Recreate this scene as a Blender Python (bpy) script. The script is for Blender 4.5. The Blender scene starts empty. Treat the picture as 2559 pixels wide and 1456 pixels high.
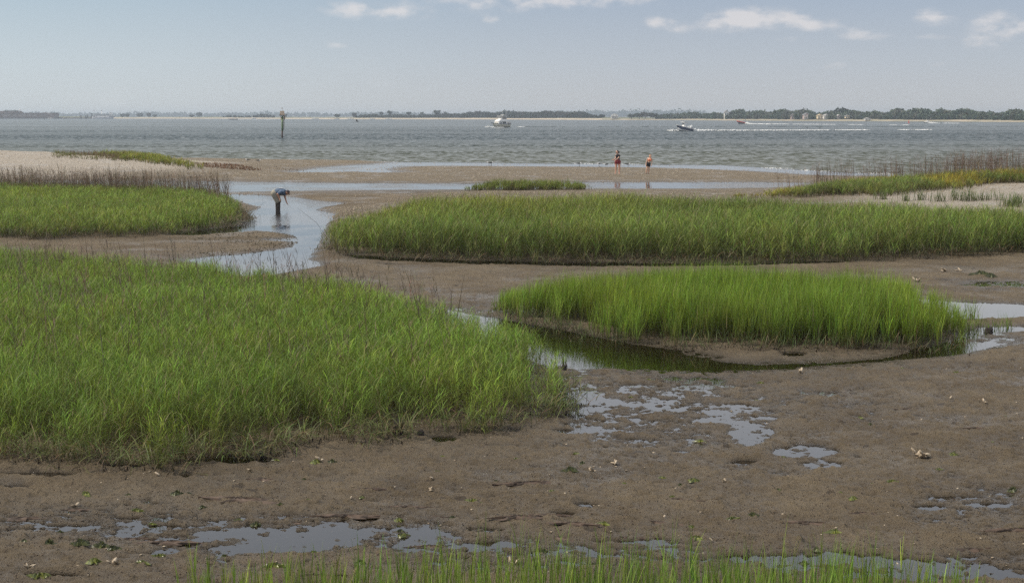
import bpy, bmesh, math, random
import numpy as np
from mathutils import Vector, Matrix, noise as mnoise
R = math.radians
random.seed(7); rng = np.random.default_rng(11)
scene = bpy.context.scene
COL = scene.collection
# ------------------------------------------------------------------ camera
F = 3700.0; CH = 4.3; CX, CY = 1279.5, 728.0     # focal length in px of a 2559 px wide picture, eye height
TH = math.atan(438.0 / F)
cam_d = bpy.data.cameras.new('camera'); cam = bpy.data.objects.new('camera', cam_d); COL.objects.link(cam)
cam.location = (0, 0, CH); cam.rotation_euler = (math.pi / 2 - TH, 0, 0)
cam_d.sensor_width = 36; cam_d.lens = 36 * F / 2559.5; cam_d.clip_start = 0.1; cam_d.clip_end = 60000
scene.camera = cam
scene.view_settings.view_transform = 'Standard'; scene.view_settings.look = 'None'
scene.view_settings.exposure = 0.34; scene.view_settings.gamma = 1
scene.cycles.use_denoising = False; scene.cycles.sample_clamp_indirect = 2.5; scene.cycles.sample_clamp_direct = 5.0; scene.cycles.max_bounces = 6; scene.cycles.diffuse_bounces = 3; scene.cycles.transmission_bounces = 3
scene.cycles.glossy_bounces = 3; scene.cycles.volume_bounces = 0; scene.cycles.transparent_max_bounces = 6
ct, st = math.cos(TH), math.sin(TH)
def unp(u, v, z=0.0):
    u = np.asarray(u, float); v = np.asarray(v, float)
    xr = (u - CX) / F; yr = -(v - CY) / F
    dx, dy, dz = xr, ct + yr * st, -st + yr * ct
    t = (z - CH) / dz
    return dx * t, dy * t
def at(u, v, z=0.0):
    x, y = unp(u, v, z); return Vector((float(x), float(y), z))
def proj(x, y, z=0.0):
    dz = z - CH
    f = y * ct - dz * st; up = y * st + dz * ct
    return CX + F * x / f, CY - F * up / f
def dist_at(v, z=0.0): return at(CX, v, z).y
# ------------------------------------------------------------------ sky and sun
SUN_EL, SUN_AZ = R(50), R(-95)      # azimuth from +Y towards +X
sun_dir = Vector((math.sin(SUN_AZ) * math.cos(SUN_EL), math.cos(SUN_AZ) * math.cos(SUN_EL), math.sin(SUN_EL)))
w = bpy.data.worlds.new('World'); scene.world = w; w.use_nodes = True
nt = w.node_tree; nt.nodes.clear(); N = nt.nodes.new; L = nt.links.new
def wmath(op, a, b=None, c=None, clamp=False):
    n = N('ShaderNodeMath'); n.operation = op; n.use_clamp = clamp
    for i, q in enumerate((a, b, c)):
        if q is None: continue
        if isinstance(q, (int, float)): n.inputs[i].default_value = q
        else: L(q, n.inputs[i])
    return n.outputs[0]
def wmix(f, a, b):
    n = N('ShaderNodeMix'); n.data_type = 'RGBA'
    for s, q in ((n.inputs[0], f), (n.inputs[6], a), (n.inputs[7], b)):
        if isinstance(q, (int, float)): s.default_value = q
        elif isinstance(q, tuple): s.default_value = (*q, 1)
        else: L(q, s)
    return n.outputs[2]
def wramp(f, stops, interp='LINEAR'):
    n = N('ShaderNodeValToRGB'); n.color_ramp.interpolation = interp
    el = n.color_ramp.elements
    while len(el) < len(stops): el.new(0.5)
    for e, (p, c) in zip(el, stops): e.position = p; e.color = (*c, 1)
    L(f, n.inputs[0]); return n.outputs[0]
sky = N('ShaderNodeTexSky'); sky.sky_type = 'NISHITA'; sky.sun_disc = False
sky.sun_elevation = SUN_EL; sky.sun_rotation = SUN_AZ; sky.air_density = 1.3; sky.dust_density = 3.5; sky.ozone_density = 1.5
tc = N('ShaderNodeTexCoord'); sep = N('ShaderNodeSeparateXYZ'); L(tc.outputs['Generated'], sep.inputs[0])
dx, dy, dz = sep.outputs
azn = wmath('ARCTAN2', dx, dy)                     # azimuth, radians, 0 ahead
eln = wmath('ARCSINE', wmath('MAXIMUM', wmath('MINIMUM', dz, 1.0), -1.0))
elf = wmath('DIVIDE', eln, 1.5708, clamp=True)
# veil of thin high cloud: grey at the horizon, bluer at 4 degrees, bright overcast above
veilL = wramp(elf, [(0.0, (.64, .68, .69)), (0.022, (.57, .65, .70)), (0.052, (.42, .54, .64)), (0.070, (.80, .83, .87)), (0.12, (.74, .78, .84)), (0.22, (.58, .63, .72)), (1.0, (.37, .41, .49))])
veilR = wramp(elf, [(0.0, (.57, .575, .58)), (0.022, (.49, .54, .60)), (0.052, (.36, .44, .56)), (0.070, (.80, .82, .86)), (0.12, (.74, .77, .84)), (0.22, (.58, .63, .72)), (1.0, (.37, .41, .49))])
mrn = N('ShaderNodeMapRange'); mrn.interpolation_type = 'SMOOTHSTEP'
L(azn, mrn.inputs[0]); mrn.inputs[1].default_value = -0.38; mrn.inputs[2].default_value = 0.12
veil = wmix(mrn.outputs[0], veilL, veilR)
vs = N('ShaderNodeVectorMath'); vs.operation = 'SCALE'; L(veil, vs.inputs[0]); vs.inputs[3].default_value = 10.0
base = wmix(0.88, sky.outputs[0], vs.outputs[0])
# clouds: soft puffs at given bearings
comb = N('ShaderNodeCombineXYZ'); L(azn, comb.inputs[0]); L(wmath('MULTIPLY', eln, 1.9), comb.inputs[1])
nz = N('ShaderNodeTexNoise'); nz.inputs['Scale'].default_value = 60; nz.inputs['Detail'].default_value = 5; nz.inputs['Roughness'].default_value = .55
L(comb.outputs[0], nz.inputs['Vector'])
nz2 = N('ShaderNodeTexNoise'); nz2.inputs['Scale'].default_value = 9; nz2.inputs['Detail'].default_value = 4; L(comb.outputs[0], nz2.inputs['Vector'])
puffs = [(880, 22, 85, 22, 1.), (1000, 35, 60, 14, .6), (838, 112, 42, 12, .5), (1220, 48, 25, 10, .6), (1240, 4, 210, 26, .85), (1520, -2, 150, 20, .9), (1640, 55, 38, 16, .6), (1690, 70, 30, 18, .8),
         (1860, 45, 75, 26, 1.15), (1810, 62, 60, 22, .8), (1970, 45, 50, 20, .7), (2040, 62, 50, 14, .5), (2150, 85, 70, 20, .75), (2330, 42, 48, 18, .95), (2480, 55, 45, 26, .95), (2460, 105, 55, 25, .5),
         (2085, 165, 32, 16, .5), (2350, 162, 45, 9, .4), (2560, 75, 40, 20, .8), (2330, 95, 60, 9, .45), (1970, 100, 30, 9, .5), (300, 72, 90, 16, .18), (120, 110, 160, 26, .15), (1050, 60, 200, 30, .2), (2200, 40, 420, 50, .18)]
tot = None
for (u, v, ru, rv, s) in puffs:
    if .35 < s < .75: s += .28
    xr = (u - CX) / F; yr = -(v - CY) / F
    ddx, ddy, ddz = xr, ct + yr * st, -st + yr * ct
    a0 = math.atan2(ddx, ddy); e0 = math.atan2(ddz, math.hypot(ddx, ddy))
    q = wmath('ADD', wmath('POWER', wmath('ABSOLUTE', wmath('DIVIDE', wmath('SUBTRACT', azn, a0), ru / F)), 2.0),
              wmath('POWER', wmath('ABSOLUTE', wmath('DIVIDE', wmath('SUBTRACT', eln, e0), rv / F)), 2.0))
    g = wmath('MULTIPLY', wmath('EXPONENT', wmath('MULTIPLY', q, -0.9)), s)
    tot = g if tot is None else wmath('ADD', tot, g)
nsh = wmath('SUBTRACT', nz.outputs[0], 0.5)
cov = wmath('ADD', tot, wmath('MULTIPLY', wmath('MULTIPLY', nsh, 3.2), wmath('MINIMUM', tot, 1.0)))
covm = N('ShaderNodeMapRange'); covm.interpolation_type = 'SMOOTHSTEP'; L(cov, covm.inputs[0]); covm.inputs[1].default_value = .30; covm.inputs[2].default_value = 1.5
base2 = wmix(wmath('MULTIPLY', covm.outputs[0], .52), base, (8.4, 7.8, 7.5))
hi = N('ShaderNodeMapRange'); hi.interpolation_type = 'SMOOTHSTEP'; L(wmath('ADD', nz2.outputs[0], wmath('MULTIPLY', elf, .6)), hi.inputs[0]); hi.inputs[1].default_value = .62; hi.inputs[2].default_value = .9
base3 = wmix(wmath('MULTIPLY', hi.outputs[0], .5), base2, (7.6, 7.6, 7.8))
bg = N('ShaderNodeBackground'); bg.inputs[1].default_value = 0.085; L(base3, bg.inputs[0])
wo = N('ShaderNodeOutputWorld'); L(bg.outputs[0], wo.inputs[0])
sl = bpy.data.lights.new('sun', 'SUN'); sl.energy = 3.0; sl.angle = R(4); sl.color = (1, .90, .76)
so = bpy.data.objects.new('sun', sl); COL.objects.link(so); so.rotation_euler = sun_dir.to_track_quat('Z', 'Y').to_euler()
# ------------------------------------------------------------------ helpers
def tag(o, label=None, cat=None, group=None, kind=None):
    if label: o['label'] = label
    if cat: o['category'] = cat
    if group: o['group'] = group
    if kind: o['kind'] = kind
    return o
def empty(name, loc, rz=0, scale=1):
    o = bpy.data.objects.new(name, None); COL.objects.link(o); o.location = loc; o.rotation_euler = (0, 0, rz); o.scale = (scale,) * 3
    o.empty_display_size = .1
    return o
def copy_tree(o, parent=None):
    c = o.copy(); COL.objects.link(c)
    if parent: c.parent = parent
    for ch in list(o.children): copy_tree(ch, c)
    return c
class Mat:
    def __init__(s, name):
        s.m = bpy.data.materials.new(name); s.m.use_nodes = True; s.nt = s.m.node_tree
        s.p = s.nt.nodes['Principled BSDF']; s.out = s.nt.nodes['Material Output']
    def n(s, t, **k):
        q = s.nt.nodes.new(t)
        for a, b in k.items(): setattr(q, a, b)
        return q
    def l(s, a, b): s.nt.links.new(a, b)
    def math(s, op, a, b=None, c=None, clamp=False):
        q = s.n('ShaderNodeMath', operation=op); q.use_clamp = clamp
        for i, v in enumerate((a, b, c)):
            if v is None: continue
            if isinstance(v, (int, float)): q.inputs[i].default_value = v
            else: s.l(v, q.inputs[i])
        return q.outputs[0]
    def mix(s, f, a, b, blend='MIX'):
        q = s.n('ShaderNodeMix', data_type='RGBA', blend_type=blend)
        for so_, v in ((q.inputs[0], f), (q.inputs[6], a), (q.inputs[7], b)):
            if isinstance(v, (int, float)): so_.default_value = v
            elif isinstance(v, tuple): so_.default_value = (*v, 1)
            else: s.l(v, so_)
        return q.outputs[2]
    def noise(s, vec, scale, detail=4, rough=.55, out=0):
        q = s.n('ShaderNodeTexNoise'); q.inputs['Scale'].default_value = scale; q.inputs['Detail'].default_value = detail; q.inputs['Roughness'].default_value = rough
        if vec is not None: s.l(vec, q.inputs['Vector'])
        return q.outputs[out]
    def ss(s, v, a, b, lo=0., hi=1.):
        q = s.n('ShaderNodeMapRange', interpolation_type='SMOOTHSTEP'); s.l(v, q.inputs[0])
        for i, x in enumerate((a, b, lo, hi)): q.inputs[i + 1].default_value = x
        return q.outputs[0]
    def pos(s): return s.n('ShaderNodeNewGeometry').outputs['Position']
    def attr(s, name, out='Fac'): q = s.n('ShaderNodeAttribute'); q.attribute_name = name; return q.outputs[out]
_mc = {}
def pmat(name, col, rough=.6, var=.12, scale=3., metal=0., bump=0., spec=.5):
    """plain paint/cloth/wood with a little procedural unevenness"""
    if name in _mc: return _mc[name]
    M = Mat(name); tcx = M.n('ShaderNodeTexCoord').outputs['Object']
    nn = M.noise(tcx, scale, 4)
    f = M.ss(nn, .3, .7, 1 - var, 1 + var)
    q = M.n('ShaderNodeVectorMath', operation='SCALE'); q.inputs[0].default_value = col; M.l(f, q.inputs[3])
    M.l(q.outputs[0], M.p.inputs['Base Color']); M.p.inputs['Roughness'].default_value = rough; M.p.inputs['Metallic'].default_value = metal
    M.p.inputs['Specular IOR Level'].default_value = spec
    if bump:
        b = M.n('ShaderNodeBump'); b.inputs['Strength'].default_value = bump; b.inputs['Distance'].default_value = .02
        M.l(M.noise(tcx, scale * 6, 5), b.inputs['Height']); M.l(b.outputs[0], M.p.inputs['Normal'])
    _mc[name] = M.m; return M.m
def mesh_np(name, V, Fq, mat, cols=None, attrs=None, parent=None, smooth=True):
    me = bpy.data.meshes.new(name); V = np.ascontiguousarray(V, np.float32).reshape(-1, 3)
    Fq = np.ascontiguousarray(Fq, np.int32); k = Fq.shape[1]
    me.vertices.add(len(V)); me.vertices.foreach_set('co', V.ravel())
    me.loops.add(Fq.size); me.loops.foreach_set('vertex_index', Fq.ravel())
    me.polygons.add(len(Fq)); me.polygons.foreach_set('loop_start', np.arange(0, Fq.size, k, dtype=np.int32)); me.polygons.foreach_set('loop_total', np.full(len(Fq), k, np.int32))
    me.polygons.foreach_set('use_smooth', np.full(len(Fq), smooth, bool))
    if cols is not None:
        c = np.ones((len(V), 4), np.float32); c[:, :3] = np.asarray(cols, np.float32).reshape(-1, 3)
        a = me.color_attributes.new('Col', 'FLOAT_COLOR', 'POINT'); a.data.foreach_set('color', c.ravel())
    for kx, vv in (attrs or {}).items():
        a = me.attributes.new(kx, 'FLOAT', 'POINT'); a.data.foreach_set('value', np.ascontiguousarray(vv, np.float32).ravel())
    me.update(calc_edges=True); me.materials.append(mat)
    o = bpy.data.objects.new(name, me); COL.objects.link(o)
    if parent: o.parent = parent
    return o
class MB:
    """collects shapes, then links them as ONE mesh"""
    def __init__(s): s.v = []; s.f = []; s.sm = []
    def add(s, vs, fs, smooth=False):
        k = len(s.v); s.v += [tuple(v) for v in vs]; s.f += [tuple(i + k for i in f) for f in fs]; s.sm += [smooth] * len(fs); return s
    def box(s, c, d, rz=0, M=None):
        cx, cy, cz = c; a, b, h = d[0] / 2, d[1] / 2, d[2] / 2; vs = []
        for z in (-h, h):
            for x, y in ((-a, -b), (a, -b), (a, b), (-a, b)):
                p = Vector((x, y, z))
                if M is not None: p = M @ p
                else: p = Matrix.Rotation(rz, 3, 'Z') @ p
                vs.append((p.x + cx, p.y + cy, p.z + cz))
        return s.add(vs, [(3, 2, 1, 0), (4, 5, 6, 7), (0, 1, 5, 4), (1, 2, 6, 5), (2, 3, 7, 6), (3, 0, 4, 7)])
    def tube(s, pts, rad, n=8, cap=True):
        pts = [Vector(p) for p in pts]; rad = rad if isinstance(rad, (list, tuple)) else [rad] * len(pts); vs = []
        for i, p in enumerate(pts):
            d = (pts[min(i + 1, len(pts) - 1)] - pts[max(i - 1, 0)]).normalized()
            a = d.orthogonal().normalized() if i == 0 else (a - d * a.dot(d)).normalized()
            b = d.cross(a)
            for k in range(n):
                t = 2 * math.pi * k / n; vs.append(p + (a * math.cos(t) + b * math.sin(t)) * rad[i])
        fs = [(i * n + k, i * n + (k + 1) % n, (i + 1) * n + (k + 1) % n, (i + 1) * n + k) for i in range(len(pts) - 1) for k in range(n)]
        s.add(vs, fs, True)
        if cap: s.add(vs[:n], [tuple(range(n))[::-1]]); s.add(vs[-n:], [tuple(range(n))])
        return s
    def ball(s, c, r, n=10, m=7):
        r = r if isinstance(r, (tuple, list)) else (r, r, r); vs = [(c[0], c[1], c[2] - r[2])]
        for i in range(1, m):
            t = -math.pi / 2 + math.pi * i / m
            for k in range(n):
                a = 2 * math.pi * k / n; vs.append((c[0] + r[0] * math.cos(t) * math.cos(a), c[1] + r[1] * math.cos(t) * math.sin(a), c[2] + r[2] * math.sin(t)))
        vs.append((c[0], c[1], c[2] + r[2])); fs = []
        for k in range(n): fs.append((0, 1 + (k + 1) % n, 1 + k))
        for i in range(m - 2):
            for k in range(n): fs.append((1 + i * n + k, 1 + i * n + (k + 1) % n, 1 + (i + 1) * n + (k + 1) % n, 1 + (i + 1) * n + k))
        q = 1 + (m - 2) * n
        for k in range(n): fs.append((q + k, q + (k + 1) % n, len(vs) - 1))
        return s.add(vs, fs, True)
    def prism(s, poly, y0, y1):
        """poly in (x,z), extruded along y"""
        n = len(poly); vs = [(x, y0, z) for x, z in poly] + [(x, y1, z) for x, z in poly]
        return s.add(vs, [tuple(range(n)), tuple(range(2 * n - 1, n - 1, -1))] + [(i, i + n, (i + 1) % n + n, (i + 1) % n) for i in range(n)])
    def loft(s, rings, close=True, capa=True, capb=True, smooth=True):
        n = len(rings[0]); vs = [p for r in rings for p in r]; m = n if close else n - 1
        fs = [(i * n + k, i * n + (k + 1) % n, (i + 1) * n + (k + 1) % n, (i + 1) * n + k) for i in range(len(rings) - 1) for k in range(m)]
        s.add(vs, fs, smooth)
        if capa: s.add(rings[0], [tuple(range(n))[::-1]])
        if capb: s.add(rings[-1], [tuple(range(n))])
        return s
    def build(s, name, mat, parent=None, bevel=0):
        me = bpy.data.meshes.new(name); me.from_pydata(s.v, [], s.f); me.polygons.foreach_set('use_smooth', s.sm)
        bm = bmesh.new(); bm.from_mesh(me); bmesh.ops.remove_doubles(bm, verts=bm.verts, dist=1e-5); bmesh.ops.recalc_face_normals(bm, faces=bm.faces)
        if bevel: bmesh.ops.bevel(bm, geom=bm.edges[:], offset=bevel, segments=2, affect='EDGES', profile=.7, clamp_overlap=True)
        bm.to_mesh(me); bm.free(); me.materials.append(mat)
        o = bpy.data.objects.new(name, me); COL.objects.link(o)
        if parent: o.parent = parent
        return o
# --- vectorised noise
def _hash(i, j, seed):
    h = (i.astype(np.int64) * 374761393 + j.astype(np.int64) * 668265263 + seed * 1442695041) & 0xffffffff
    h = ((h ^ (h >> 13)) * 1274126177) & 0xffffffff
    return ((h ^ (h >> 16)) & 0xffff) / 65535.0
def vn(x, y, seed=0):
    xi = np.floor(x); yi = np.floor(y); fx = x - xi; fy = y - yi; fx = fx * fx * fx * (fx * (fx * 6 - 15) + 10); fy = fy * fy * fy * (fy * (fy * 6 - 15) + 10)
    a = _hash(xi, yi, seed); b = _hash(xi + 1, yi, seed); c = _hash(xi, yi + 1, seed); d = _hash(xi + 1, yi + 1, seed)
    return (a + (b - a) * fx) * (1 - fy) + (c + (d - c) * fx) * fy
def fbm(x, y, f, octs=4, seed=0, g=.5):
    s = 0; a = 1; t = 0; cs, sn = math.cos(.6), math.sin(.6)
    X, Y = x * f, y * f
    for k in range(octs):
        s = s + a * (vn(X + 17.3 * k, Y - 9.1 * k, seed + k) - .5); t += a; a *= g
        X, Y = (X * cs - Y * sn) * 2.03, (X * sn + Y * cs) * 2.03
    return s / t * 2
def sst(x, a, b):
    t = np.clip((x - a) / (b - a), 0, 1); return t * t * (3 - 2 * t)
def wpoly(pts, z=0.0):
    p = np.array(pts, float); x, y = unp(p[:, 0], p[:, 1], z); return np.stack([x, y], 1)
def psd(x, y, poly, far=6.0):
    """signed distance, negative inside; far outside the box margin"""
    out = np.full(x.shape, far); lo = poly.min(0) - far; hi = poly.max(0) + far
    m = (x > lo[0]) & (x < hi[0]) & (y > lo[1]) & (y < hi[1])
    if not m.any(): return out
    px, py = x[m], y[m]; best = np.full(px.shape, 1e9); ins = np.zeros(px.shape, bool)
    for i in range(len(poly)):
        ax, ay = poly[i]; bx, by = poly[(i + 1) % len(poly)]; ex, ey = bx - ax, by - ay
        t = np.clip(((px - ax) * ex + (py - ay) * ey) / max(ex * ex + ey * ey, 1e-9), 0, 1)
        best = np.minimum(best, (px - ax - t * ex) ** 2 + (py - ay - t * ey) ** 2)
        if abs(ey) > 1e-12:
            c = ((ay > py) != (by > py)) & (px < ex * (py - ay) / ey + ax); ins ^= c
    d = np.sqrt(best); out[m] = np.where(ins, -d, np.minimum(d, far)); return out
# ------------------------------------------------------------------ terrain
WATER = [wpoly(p) for p in (
    [(-900, 455), (100, 452), (430, 453), (900, 459), (1170, 460), (1480, 456), (1900, 456), (2010, 458), (1960, 468), (1700, 471), (1450, 471), (1150, 473), (1000, 474), (700, 477), (560, 480), (430, 478), (0, 476), (-900, 476)],
    [(540, 484), (650, 488), (720, 492), (800, 503), (852, 507), (850, 511), (800, 518), (790, 526), (835, 535), (828, 548), (812, 562), (798, 600), (788, 622), (775, 640), (764, 648), (800, 656), (798, 663), (760, 672), (730, 676), (690, 684), (600, 690), (520, 670), (470, 650),
     (540, 640), (600, 637), (655, 628), (735, 617), (742, 603), (742, 592), (700, 580), (640, 577), (560, 583), (480, 589), (420, 590), (440, 580), (540, 572), (612, 560), (640, 545), (612, 530), (640, 525), (652, 518), (610, 506), (580, 495)],
    [(865, 636), (1000, 644), (1200, 652), (1500, 656), (1800, 660), (2100, 652), (2110, 655), (1800, 666), (1500, 665), (1180, 660), (980, 652), (900, 646)],
    [(1120, 775), (1165, 783), (1240, 795), (1262, 800), (1330, 812), (1400, 824), (1560, 857), (1700, 877), (1712, 885), (1745, 892), (1800, 904), (1900, 912), (2050, 907), (2200, 897), (2270, 882), (2285, 868), (2330, 866), (2400, 845), (2430, 822), (2470, 816), (2559, 815), (2900, 812),
     (2900, 826), (2559, 828), (2500, 830), (2440, 838), (2415, 850), (2440, 858), (2490, 853), (2500, 862), (2420, 880), (2360, 889), (2250, 899), (2100, 911), (1900, 924), (1700, 925), (1560, 920), (1420, 915), (1340, 905), (1260, 880), (1190, 850), (1130, 815)],
    [(2300, 748), (2370, 753), (2460, 756), (2562, 762), (2900, 768), (2900, 800), (2562, 791), (2480, 796), (2400, 798), (2330, 790)],
)]
TONGUE = wpoly([(735, 430), (800, 420), (880, 414), (950, 409), (1000, 405), (1500, 410), (1800, 413), (1950, 421), (2100, 431), (2300, 437), (3400, 446), (3400, 449), (2300, 442), (2050, 438), (1900, 428), (1700, 420), (1400, 416.5), (1100, 415), (1000, 415), (955, 423), (975, 428), (970, 431), (880, 428), (800, 431)])
SEAEDGE = [(-1400, 396), (300, 397), (560, 399), (700, 402.5), (1000, 405), (1300, 408), (1500, 410), (1800, 413), (1950, 421), (2100, 431), (2300, 437), (2559, 440), (3900, 450)]
SEAP = wpoly(SEAEDGE + [(3900, 330), (-1400, 330)])
BROWNPOOL = [(570, 1150, 95, 11), (340, 1166, 90, 6), (70, 1188, 120, 6), (1108, 1098, 32, 7), (480, 1192, 32, 4), (1500, 770, 0.1, .1), (120, 1192, 60, 5), (975, 662, 30, 3), (1985, 885, 28, 5), (2000, 1160, .1, .1), (45, 1222, 42, 6)]
PUD = [(1580, 972, 30, 8), (1625, 1014, 46, 13), (1490, 1022, 30, 5), (1880, 1085, 40, 20), (2010, 1127, 58, 12), (2058, 1161, 39, 7), (1866, 1155, 26, 4), (1820, 1022, 62, 9), (1795, 1052, 50, 6), (1885, 1050, 40, 8), (1460, 1000, 52, 16), (1425, 1020, 36, 10), (1440, 1078, 38, 5), (1435, 1063, 26, 5), (1530, 1053, 18, 4),
       (1540, 1078, 16, 4), (1480, 1068, 22, 4), (1700, 1020, 22, 6), (915, 1297, 27, 7), (1205, 1327, 40, 8), (1410, 1285, 25, 3.5), (1030, 1330, 55, 14), (1085, 1344, 60, 12), (1180, 1362, 110, 9), (780, 1345, 130, 20), (900, 1330, 85, 12), (690, 1370, 90, 14), (590, 1335, 80, 10), (640, 1325, 55, 7), (1000, 1365, 70, 9),
       (120, 1440, 70, 7), (260, 1316, 130, 5), (420, 1318, 60, 6), (90, 1325, 70, 4), (345, 1296, 60, 4), (1660, 1355, 60, 6), (1540, 1355, 50, 5), (1560, 1390, 70, 8), (1450, 1405, 60, 9), (1700, 1400, 90, 8), (2120, 1385, 60, 8), (2080, 1400, 110, 12), (1900, 1395, 110, 9), (2240, 1410, 120, 14), (2420, 1425, 130, 13), (2350, 1440, 200, 14),
       (2330, 1268, 40, 4), (2390, 1245, 50, 4), (2340, 1300, 22, 3), (2480, 1262, 45, 4), (700, 600, 38, 4), (2500, 707, 45, 2.5), (2540, 713, 40, 2.5), (2360, 700, 30, 2), (2450, 712, 40, 1.6), (1700, 735, 20, 1)]
PUD = [(a, b, c * .86, d * .72) if b > 1290 else (a, b, c, d) for a, b, c, d in PUD]
ZONES = [(1680, 1020, 330, 110), (1430, 985, 110, 90), (250, 1305, 420, 48), (800, 1345, 420, 55), (1400, 1390, 500, 45), (2150, 1410, 520, 38), (2400, 1270, 150, 50), (2500, 710, 170, 14), (2520, 850, 120, 20)]
PITS = [(1465, 1265, 34, 13, .07), (46, 1218, 48, 14, .07), (1175, 1303, 0.1, .1, 0), (1560, 1290, 45, 10, .03), (660, 1252, 28, 8, .04), (1395, 1270, 0.1, .1, 0), (1230, 1244, 40, 9, .035), (2175, 1247, 26, 8, .03), (460, 1185, 40, 6, .02), (1100, 1290, .1, .1, 0)]
BEACH_N = wpoly([(-1500, 380), (3500, 380), (3500, 452), (2010, 456), (1480, 454), (1170, 457), (900, 455), (430, 448), (0, 446), (-1500, 446)])
BEACH_S = wpoly([(1185, 478), (1480, 472), (2000, 469), (2300, 462), (2559, 452), (3500, 440), (3500, 620), (2559, 600), (2000, 566), (1500, 548), (1200, 552), (1000, 562), (850, 580), (845, 535), (870, 523), (1000, 506), (1100, 488)])
def field(x, y, fine=True):
    """height, pale, shell, wet at world x, y"""
    u, v = proj(x, y, 0.0); d = y
    wob = fbm(x, y, .9, 4, 3)
    h = .050 + .03 * sst(d, 35, 60) + .030 * fbm(x, y, .13, 3, 21) + .03 * fbm(x, y, .55, 4, 22)
    bn = psd(x, y, BEACH_N, 8.) + 1.2 * fbm(x, y, .2, 3, 5); bs = psd(x, y, BEACH_S, 8.) + .8 * fbm(x, y, .3, 3, 6)
    beach = np.maximum(1 - sst(bn, -1.5, 1.0), 1 - sst(bs, -1.2, .8))
    h = h + .12 * beach
    # dunes
    lam = 1.25 * np.clip(1 - u / 700, 0, 1.5) ** 1.15
    prof = np.where(d < 126, np.exp(-((d - 126) / 19.) ** 2), np.exp(-((d - 126) / 7.) ** 2))
    dune = lam * prof
    rd = .62 * sst(u, 1900, 2750) * np.exp(-((d - 75) / 12.) ** 2) + .35 * sst(u, 2050, 2700) * np.exp(-((d - 92) / 12.) ** 2)
    h = h + dune + rd + (dune + rd) * .12 * fbm(x, y, .25, 3, 8)
    # creeks, pools, sea
    sw = np.full(x.shape, 6.0); s0 = psd(x, y, WATER[0], 9.)
    h = np.where(s0 > 0, .02 + (h - .02) * sst(s0, 0, 9), h)
    for i, p in enumerate(WATER):
        sw = np.minimum(sw, psd(x, y, p) if i else np.minimum(s0, 6))
    sw = sw + (.10 * fbm(x, y, 1.1, 4, 31) + .03 * fbm(x, y, 6., 2, 32)) * np.clip(d / 45., .35, 1.2)
    ss = psd(x, y, SEAP, 8.) ; tg = psd(x, y, TONGUE, 8.) + .35 * fbm(x, y, .35, 3, 33)
    bank = .35 + .55 * vn(x * .3, y * .3, 40)
    k = sst(sw, 0, bank); h = np.where(sw > 0, .003 + (h - .003) * k, -.015 - .24 * sst(-sw, 0, .9))
    kt = sst(tg, 0, 6.); h = np.where(tg > 0, .004 + (h - .004) * kt, np.minimum(h, -.01 + .008 * fbm(x, y, .8, 2, 34)))
    ks = sst(ss, 0, 2.5); h = np.where(ss > 0, .0 + (h - .0) * ks if False else np.minimum(h, .01 + ss * .22), -.02 - .9 * sst(-ss, 0, 30))
    # low wet zones with puddles
    z = np.zeros(x.shape)
    for (a, b, ra, rb) in ZONES: z = np.maximum(z, np.exp(-(((u - a) / ra) ** 2 + ((v - b) / rb) ** 2) ** 1.5))
    near = (d < 60) & (sw > 0)
    low = .003 + .034 * fbm(x, y * .8, .75, 5, 50) + .026 * fbm(x, y * 1.3, 3.4, 4, 51)
    h = np.where(near, h * (1 - z) + low * z, h)
    pw = fbm(x, y, 1.6, 4, 52)
    for lst, dep in ((PUD, .022), (BROWNPOOL, .05)):
        for (a, b, ra, rb) in lst:
            if ra < 1: continue
            q = ((u - a) / ra) ** 2 + ((v - b) / rb) ** 2 + .35 * pw
            s = 1 - sst(q, .5, 3.2 if dep < .03 else 2.2)
            h = np.where((sw > 0) & (s > 0), np.minimum(h, h * (1 - s) + (-.016 - (dep - .022) * .5) * s + (.022 + .020 * (b > 1250)) * s * fbm(x, y * 1.7, 2.4, 5, 53)), h)
    for (a, b, ra, rb, dep) in PITS:
        if dep: h = h - dep * np.exp(-(((u - a) / ra) ** 2 + ((v - b) / rb) ** 2) ** 1.3 * 1.5) + .25 * dep * np.exp(-((np.sqrt(((u - a) / ra) ** 2 + ((v - b) / rb) ** 2) - 1.25) / .3) ** 2)
    if fine:
        nr = np.clip(1.5 - d / 60, .25, 1)
        f1 = fbm(x, y, 3.2, 3, 60); f2 = fbm(x, y * 1.4, 10, 3, 61)
        bumps = np.clip(vn(x * 13, y * 13, 62) - .72, 0, 1) * .09 - np.clip(vn(x * 9, y * 9, 63) - .8, 0, 1) * .10
        h = h + nr * (.030 * f1 + .026 * f2 + bumps * (1 - .6 * beach)) * np.where(sw > 0, np.clip(sw * 3, .25, 1), .4)
    wet = np.clip(1 - sst(h, .0, .085), 0, 1) * (1 - .5 * beach * (d < 90))
    pale = np.clip(sst(dune, .06, .3) + sst(rd, .03, .2), 0, 1)
    shell = beach * (1 - .75 * pale) * np.clip(.62 + .6 * fbm(x, y, .12, 3, 70), 0, 1)
    return h, pale, shell, np.clip(wet, 0, 1), beach
def gz(x, y):
    return field(np.atleast_1d(np.asarray(x, float)), np.atleast_1d(np.asarray(y, float)))[0]
def gz1(x, y): return float(gz([x], [y])[0])
vs_ = np.concatenate([np.arange(372, 450, .7), np.arange(450, 1500, 1.2), np.arange(1500, 2600, 8), np.arange(2600, 6500, 80)])
rows = unp(np.full(len(vs_), CX), vs_)[1]
NC = 1750
sx = np.linspace(-1, 1, NC); sx = np.sign(sx) * (np.abs(sx) * .9 + .1 * np.abs(sx) ** 3)
GX = (rows[:, None] * .56 + 3) * sx[None, :]; GY = np.repeat(rows[:, None], NC, 1)
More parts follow.
